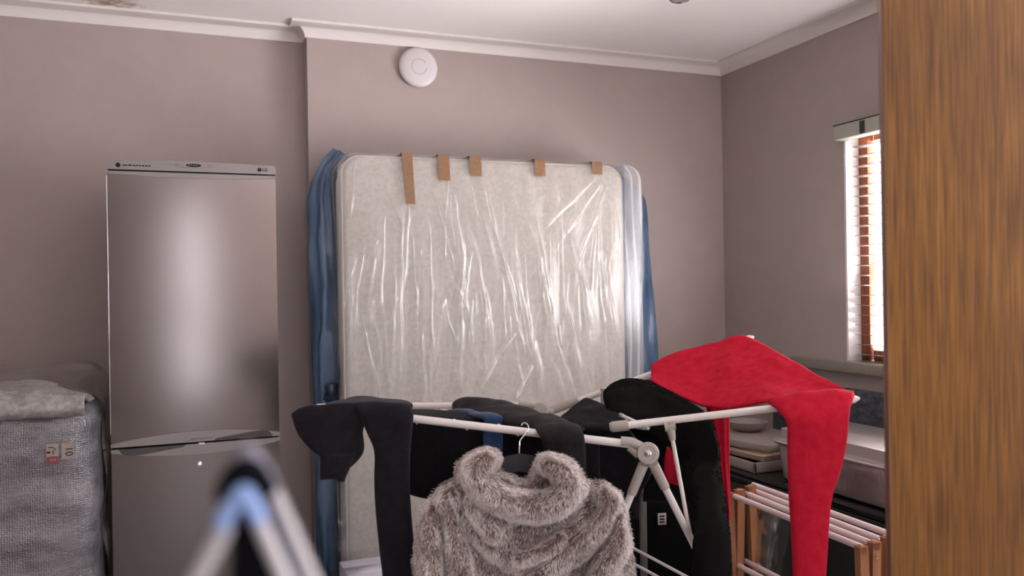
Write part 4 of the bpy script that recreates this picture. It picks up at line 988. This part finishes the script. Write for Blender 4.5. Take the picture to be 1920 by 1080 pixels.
b = MB(); b.tube(cr([D(973.5, 853, 2.085), D(974, 838, 2.09), D(974.5, 828, 2.10), D(981, 819, 2.115), D(988, 810, 2.13), D(991, 801, 2.135), D(987, 794, 2.15), D(981, 793, 2.165), D(978, 797, 2.18)], 40), .0018, 8); b.build('hook', M['chrome'], hg)

# ------------------------------------------------------------------ things behind, lower right
def suitcase():
    root = empty('suitcase', (1.78, 2.9, 0)); tag(root, 'black fabric suitcase with a small square silver badge behind the airer', 'suitcase')
    d = 3.22
    a = D(1204, 935, d); c_ = D(1345, 935, d+.05); xv = c_-a; xv[2] = 0; w = np.linalg.norm(xv); xv /= w; nv2 = np.array([-xv[1], xv[0], 0])
    zt = a[2]
    cc = a+xv*w/2+nv2*.13; cc[2] = (zt+.04)/2
    MB().obox(cc, tuple(xv*w/2), tuple(nv2*.13), (0, 0, (zt-.04)/2), .03).build('shell', M['suitcase'], root)
    for t in (.2, .8):
        q = a+xv*w*t+nv2*.13; MB().tube([(q[0]-xv[0]*.015, q[1]-xv[1]*.015, .028), (q[0]+xv[0]*.015, q[1]+xv[1]*.015, .028)], .028, 20).build('wheel', M['gasket'], root)
    q = D(1241, 973, d-.012); q2 = np.array([q[0], q[1], q[2]])
    bd = MB().obox(q2, tuple(xv*.017), tuple(nv2*.003), (0, 0, .022), .001).build('badge', M['badge'], root)
    b = MB()
    for k in range(3):
        b.obox(q2-nv2*.0035+np.array([0, 0, .011-.011*k]), tuple(xv*.010), tuple(nv2*.0008), (0, 0, .0032))
    b.build('badge_print', M['ink'], bd)
    b = MB(); b.obox(a+xv*.003+nv2*.0+np.array([0, 0, -.25]), tuple(xv*.012), tuple(nv2*.012), (0, 0, .30), .004); b.build('side_rail', M['greyrail'], root)
    q = D(1213, 925, d-.03); MB().lathe(q+nv2*.02, tuple(-nv2), [(0, 0), (.021, .0), (.021, .01), (.016, .016), (0, .018)], 24).build('handle_knob', M['greyrail'], root)
suitcase()
def blackunit():
    root = empty('low_cabinet', (2.63, 2.9, 0)); tag(root, 'long low black cabinet with a glossy top under the window', 'cabinet')
    x0, x1, y0, y1, z = 2.335, 2.93, 1.75, 3.72, .555
    MB().box((x0+.03, y0+.02, .03), (x1, y1-.02, z-.045), .004).build('carcass', M['black_matt'], root)
    MB().box((x0, y0, z-.042), (x1, y1, z-.024), .003).build('top_board', M['black_matt'], root)
    MB().box((x0-.004, y0-.004, z-.012), (x1, y1+.004, z), .003).build('glass_top', M['black_gloss'], root)
    MB().box((x0+.01, y0+.01, z-.024), (x1-.01, y1-.01, z-.012)).build('spacer', M['black_matt'], root)
    for k in range(3):
        ya = y0+.03+k*.64; MB().box((x0+.012, ya, .06), (x0+.03, ya+.62, z-.06), .003).build('door', M['black_matt'], root)
    MB().box((x0+.05, y0+.05, 0), (x1-.03, y1-.05, .03)).build('plinth', M['black_matt'], root)
blackunit()
sl = MB().box((2.895, 2.0, .558), (2.925, 3.62, .905), .003).build('stone_slab', M['slab']); tag(sl, 'dark mottled blue grey slab standing along the wall below the sill', 'slab')
def storage_box():
    root = empty('storage_box', (2.57, 2.62, .556)); tag(root, 'translucent plastic storage box with a clear lid and mauve cloth inside', 'storage box')
    x0, x1, y0, y1, z0, z1 = 2.37, 2.79, 2.31, 2.965, .558, .722
    def shell(x0, x1, y0, y1, za, zb, tp, th, name, m, bottom=True, r=.05, topin=0):
        bm = bmesh.new(); rings = []
        def ring(ins, z):
            pts = []
            for cx, cy, a0 in ((x1-r, y1-r, 0), (x0+r, y1-r, 90), (x0+r, y0+r, 180), (x1-r, y0+r, 270)):
                for k in range(7):
                    a = math.radians(a0+15*k); pts.append(bm.verts.new((cx+(r-ins)*math.cos(a), cy+(r-ins)*math.sin(a), z)))
            return pts
        prof = tp; rings = [ring(i_, z) for i_, z in prof]
        n = len(rings[0])
        for i in range(len(rings)-1):
            for k in range(n): bm.faces.new((rings[i][k], rings[i][(k+1) % n], rings[i+1][(k+1) % n], rings[i+1][k]))
        bm.faces.new(rings[0])
        mb = MB(); mb.bm.free(); mb.bm = bm; o = mb.build(name, m, root); md = o.modifiers.new('thickness', 'SOLIDIFY'); md.thickness = th; return o
    shell(x0, x1, y0, y1, z0, z1, [(.03, z0+.006), (.022, z0+.012), (.004, z1-.01), (.004, z1), (-.008, z1+.001), (-.008, z1-.008)], .002, 'box_body', M['boxplastic'])
    shell(x0-.008, x1+.008, y0-.008, y1+.008, 0, 0, [(.035, z1+.058), (.028, z1+.056), (.020, z1+.018), (.002, z1+.014), (-.004, z1+.006), (-.004, z1-.004)], .002, 'lid', M['lidplastic'])
    for zz_, e_ in ((z1+.004, .011),):
        pts_ = []
        for cx, cy, a0 in ((x1-.05, y1-.05, 0), (x0+.05, y1-.05, 90), (x0+.05, y0+.05, 180), (x1-.05, y0+.05, 270)):
            for k in range(7): a = math.radians(a0+15*k); pts_.append((cx+(.05+e_)*math.cos(a), cy+(.05+e_)*math.sin(a), zz_))
        MB().tube(pts_+[pts_[0]], .0035, 8, cap=False).build('rim', M['rimhighlight'], root)  # pale tube added for the highlight along the rim
    b = MB(); b.tube([(x0-.010, y0+.10, z1+.003), (x0-.012, y0+.10, z1-.022), (x0-.012, y0+.20, z1-.022), (x0-.010, y0+.20, z1+.003)], .0022, 8).build('latch', M['boxplastic'], root); b = MB()
    b.tube([(x0-.012, y1-.20, z1+.003), (x0-.014, y1-.20, z1-.022), (x0-.014, y1-.11, z1-.022), (x0-.012, y1-.11, z1+.003)], .0022, 8); b.build('latch', M['boxplastic'], root)
    V, F_ = loft([[(x0+.05, y, .66+dz), (x0+.03, y, .70+dz), (2.58, y, .715+dz), (x1-.03, y, .70+dz), (x1-.05, y, .66+dz)] for y, dz in ((y0+.05, -.03), (y0+.15, -.01), (2.6, 0), (y1-.15, -.005), (y1-.05, -.03))], 30, 30, .02, .008, 14, 5, (1, 1, 1))
    V[:, 2] = np.maximum(V[:, 2]-.01, .575)
    b_ = MB().box((x0+.045, y0+.045, z0+.012), (x1-.045, y1-.045, z0+.10), .03)
    b_.build('contents_base', M['pinkstuff'], root)
    mesh_np('contents', V, F_, M['pinkstuff'], root)
storage_box()
# trays and wire rack left of the box
z0 = .557
t1 = MB().box((2.36, 3.08, z0), (2.74, 3.56, z0+.006), .002); t1.box((2.36, 3.08, z0), (2.372, 3.56, z0+.045), .003).box((2.728, 3.08, z0), (2.74, 3.56, z0+.045), .003).box((2.36, 3.08, z0), (2.74, 3.092, z0+.045), .003).box((2.36, 3.548, z0), (2.74, 3.56, z0+.045), .003)
tag(t1.build('tray', M['board']), 'off-white tray at the bottom of the stack left of the storage box', 'tray', 'stacked trays')
t2 = MB().obox((2.58, 3.36, z0+.0565), (.20, .03, 0), (-.03, .25, 0), (0, 0, .011), .004)
tag(t2.build('tray', M['board']), 'flat pale board resting across the lower tray, rack on top', 'tray', 'stacked trays')
wr = MB()
zz = z0+.0705; ang = .12; ca, sa = math.cos(ang), math.sin(ang)
def rt(x, y): return (2.57+ca*x-sa*y, 3.34+sa*x+ca*y)
for k in range(15): x = -.2+.4*k/14; a, b_ = rt(x, -.24), rt(x, .24); wr.tube([(*a, zz+.004), (*b_, zz+.004)], .0016, 6)
for x, y, x2, y2 in ((-.2, -.24, .2, -.24), (-.2, .24, .2, .24), (-.2, -.24, -.2, .24), (.2, -.24, .2, .24)): a, b_ = rt(x, y), rt(x2, y2); wr.tube([(*a, zz+.002), (*b_, zz+.002)], .0026, 8)
tag(wr.build('wire_rack', M['brass']), 'thin brass coloured wire rack lying on the stacked trays', 'wire rack')
t3 = MB().obox((2.60, 3.37, zz+.0233), (.19, .05, 0), (-.05, .22, 0), (0, 0, .017), .008)
tag(t3.build('tray', M['board']), 'topmost off-white board of the stack, lying on the wire rack', 'tray', 'stacked trays')
bw = MB().lathe((2.62, 3.47, zz+.0405), (0, 0, 1), [(0, .0), (.05, 0), (.085, .02), (.10, .05), (.097, .05), (.08, .022), (.05, .004), (0, .003)], 36)
bw = bw.build('bowl', M['board']); tag(bw, 'pale bowl on top of the stack of trays, partly behind the red leggings', 'bowl')

# wooden concertina airer
def wood_airer():
    Z = -.80+CZ
    pl = [PZ_(1376, 930, Z), PZ_(1390, 922, Z), PZ_(1402, 916, Z), PZ_(1412, 909, Z)]
    pr = [PZ_(1622, 1029, Z), PZ_(1636, 1020, Z), PZ_(1652, 1012, Z), PZ_(1672, 1003, Z)]
    root = empty('clothes_airer', (float(pl[1][0]), float((pl[1][1]+pr[1][1])/2), 0)); tag(root, 'folded wooden concertina clothes airer with pale pink dowels at lower right', 'clothes airer')
    ax = (pr[0]-pl[0]); ax[2] = 0; ax /= np.linalg.norm(ax); nn = np.array([-ax[1], ax[0], 0])
    if nn[0] < 0: nn = -nn
    for a, b_ in zip(pl, pr): MB().tube([a, b_], .0105, 14).build('dowel', M['dowel'], root)
    Z2 = Z-.265
    l2 = [PZ_(1378, 1057, Z2), PZ_(1398, 1052, Z2)]
    for a in l2:
        b_ = a+(pr[0]-pl[0]); MB().tube([a, b_], .0105, 14).build('dowel', M['dowel'], root)
    for a in l2:
        a = a.copy(); a[2] -= .27; b_ = a+(pr[0]-pl[0]); MB().tube([a, b_], .0105, 14).build('dowel', M['dowel'], root)
    # posts
    for side, P0 in (('l', pl), ('r', pr)):
        for k, (off, lean, hh) in enumerate(((-.018, .008, .012), (.030, -.010, .020), (.078, .012, .030))):
            sgn = -1 if side == 'l' else 1
            top = P0[0]+nn*off+ax*(sgn*.006); top[2] = Z+hh
            if side == 'l': top = top+ax*.018*0
            bot = top+nn*lean*2; bot[2] = 0.002
            upv = (top-bot)/2; xv = nn*.0165; yv = ax*.0095
            mb = MB().obox((top+bot)/2, tuple(xv), tuple(yv), tuple(upv), .003)
            mb.tube([top-ax*.0095+np.array([0, 0, -.011]), top+ax*.0095+np.array([0, 0, -.011])], .0150, 16)
            mb.build('post', M['pine'], root)
    for k, a in enumerate((pr[0], pr[2])):
        q = a+nn*.045*(1 if k == 0 else .2)-np.array([0, 0, .035])-ax*.0
        q = q-np.array(tuple(ray(1650, 1020)*.03)); MB().lathe(q, tuple(O-q), [(0, .003), (.004, .002), (.005, 0)], 14).build('screw', M['rivet'], root)
wood_airer()
# crumpled clear bag behind the wooden airer
p = loft([[D(1418, 940, 3.22), D(1450, 945, 3.17), D(1488, 952, 3.22)], [D(1416, 980, 3.22), D(1448, 985, 3.16), D(1486, 985, 3.22)], [D(1417, 1030, 3.22), D(1444, 1030, 3.16), D(1474, 1030, 3.22)], [D(1418, 1080, 3.22), D(1440, 1080, 3.16), D(1464, 1080, 3.22)], [D(1418, 1280, 3.22), D(1440, 1280, 3.16), D(1460, 1280, 3.22)]], 40, 80, .03, .012, 18, 81, (1, 1, .5))
V, F = p; V[:, 2] = np.maximum(V[:, 2], .004)
o = mesh_np('plastic_bag', V, F, M['bagfilm'], attrs={'fold': np.clip(vnoise(V, 25, 3)*2, 0, 1)}); tag(o, 'crumpled clear plastic bag behind the wooden clothes airer', 'bag')
# pale carton on the floor by the mattress
c = PY_(672, 1073, 3.45)
root = empty('carton', (float(c[0])+.05, 3.5, 0)); tag(root, 'pale carton on the floor beside the blue wrapped mattress, only its top showing', 'box')
MB().box((c[0]-.05, 3.42, .002), (c[0]+.03+.10, 3.62, c[2]), .004).build('carton_body', M['carton'], root)
MB().box((c[0]-.048, 3.425, c[2]), (c[0]+.128, 3.52, c[2]+.002)).build('carton_flap', M['carton'], root)

# ------------------------------------------------------------------ out-of-focus folding stand close to the viewpoint
def stand():
    d = .30
    root = empty('folding_stand', tuple(D(465, 900, d)*np.array([1, 1, 0]))); tag(root, 'out-of-focus folding stand with grey legs and a light blue band, close in front', 'stand')
    rr = .0055
    def leg(a, b_, dd0, dd1, r, name='leg', m='stand_metal'):
        A_ = D(*a, dd0); B_ = D(*b_, dd1); E_ = toflr(A_, B_); return MB().tube([A_, E_], r, 14).build(name, M[m], root)
    leg((424, 985), (374, 1080), d, d, .0036)
    leg((484, 975), (531, 1080), d, d, .0029)
    leg((506, 905), (583, 1080), d+.012, d+.012, .0027)
    def vband(pts, w, name, m, dz=0):
        q = cr([D(*p, d+dz) for p in pts], 24); return MB().tube(q, w, 12).build(name, M[m], root)
    vband([(446, 886), (452, 862), (463, 850), (478, 862), (510, 918)], [.0018+.0016*math.sin(min(1, k/10)*1.57) for k in range(24)], 'cap', 'stand_cap', .005)
    vband([(426, 935), (436, 905), (450, 888), (463, 884), (478, 892), (500, 932)], .0050, 'hinge_block', 'stand_black', -.002)
    vband([(414, 985), (434, 952), (449, 930), (457, 925), (465, 931), (489, 980)], .0031, 'band', 'stand_blue', -.008)
    leg((500, 925), (560, 1080), d+.02, d+.02, .0030, 'inner_leg', 'stand_cap')
    A_ = [D(456, 958, d+.006), D(436, 985, d+.006), D(432, 1080, d+.006), D(432, 1300, d+.006), D(520, 1300, d+.006), D(512, 1080, d+.006), D(480, 975, d+.006)]
    MB().prism(A_, tuple(ray(460, 1000)*.006)).build('sling', M['stand_black'], root, smooth=False)
stand()

# ------------------------------------------------------------------ camera
cam = bpy.data.cameras.new('camera'); co = bpy.data.objects.new('camera', cam); COL.objects.link(co); S.camera = co
cam.sensor_width = 36; cam.lens = F0/1920*36; cam.clip_start = .02
co.matrix_world = Matrix(((_r[0], _u[0], -_f[0], 0), (_r[1], _u[1], -_f[1], 0), (_r[2], _u[2], -_f[2], CZ), (0, 0, 0, 1)))
cam.dof.use_dof = True; cam.dof.focus_distance = 2.75; cam.dof.aperture_fstop = 3.6

# ------------------------------------------------------------------ light
def area(name, loc, rot, sx, sy, power, col, spread=180):
    l = bpy.data.lights.new(name, 'AREA'); l.shape = 'RECTANGLE'; l.size = sx; l.size_y = sy; l.energy = power; l.color = col; l.spread = math.radians(spread)
    o = bpy.data.objects.new(name, l); COL.objects.link(o); o.location = loc; o.rotation_euler = rot; return o
W = bpy.data.worlds.new('world'); S.world = W; W.use_nodes = True
bg = W.node_tree.nodes['Background']; bg.inputs['Color'].default_value = (.86, .92, 1, 1); bg.inputs['Strength'].default_value = 9
# daylight through the narrow window behind the viewpoint
area('daylight_rear', ((FX0+FX1)/2, YF-.02, (FZ0+FZ1)/2), (math.radians(90), 0, 0), FX1-FX0, FZ1-FZ0, 13, (.98, .92, 1))
# daylight through the window on the right, partly thrown back up from the ground outside
area('daylight_right', (XR+.15, (WY0+WY1)/2, (WZ0+WZ1)/2), (math.radians(90+32), 0, math.radians(90)), WY1-WY0-.16, WZ1-WZ0-.1, 70, (1, .95, .96))
# light thrown up by the sunlit paving outside the right window
area('daylight_paving', (XR+3.3, 3.2, -.08), (math.radians(180), 0, 0), 4, 7, 7500, (1, .94, .93))
# added soft fill, aimed up from an unseen opening behind the viewpoint
area('fill_right_rear', (XR-.02, (PA0+PA1)/2, 1.1), (math.radians(90+66), 0, math.radians(90)), PA1-PA0, 2.0, 215, (1, .945, .98), 140)
sun = bpy.data.lights.new('sun', 'SUN'); sun.energy = 5; sun.angle = .02; sun.color = (1, .88, .74)
so = bpy.data.objects.new('sun', sun); COL.objects.link(so); so.rotation_euler = Vector((.75, .75, .9)).to_track_quat('Z', 'Y').to_euler()

S.view_settings.view_transform = 'Standard'; S.view_settings.look = 'None'; S.view_settings.gamma = 1; S.view_settings.use_curve_mapping = False
S.view_settings.exposure = 0
S.cycles.use_denoising = True
S.cycles.max_bounces = 10; S.cycles.diffuse_bounces = 5; S.cycles.transparent_max_bounces = 24; S.cycles.sample_clamp_indirect = 6
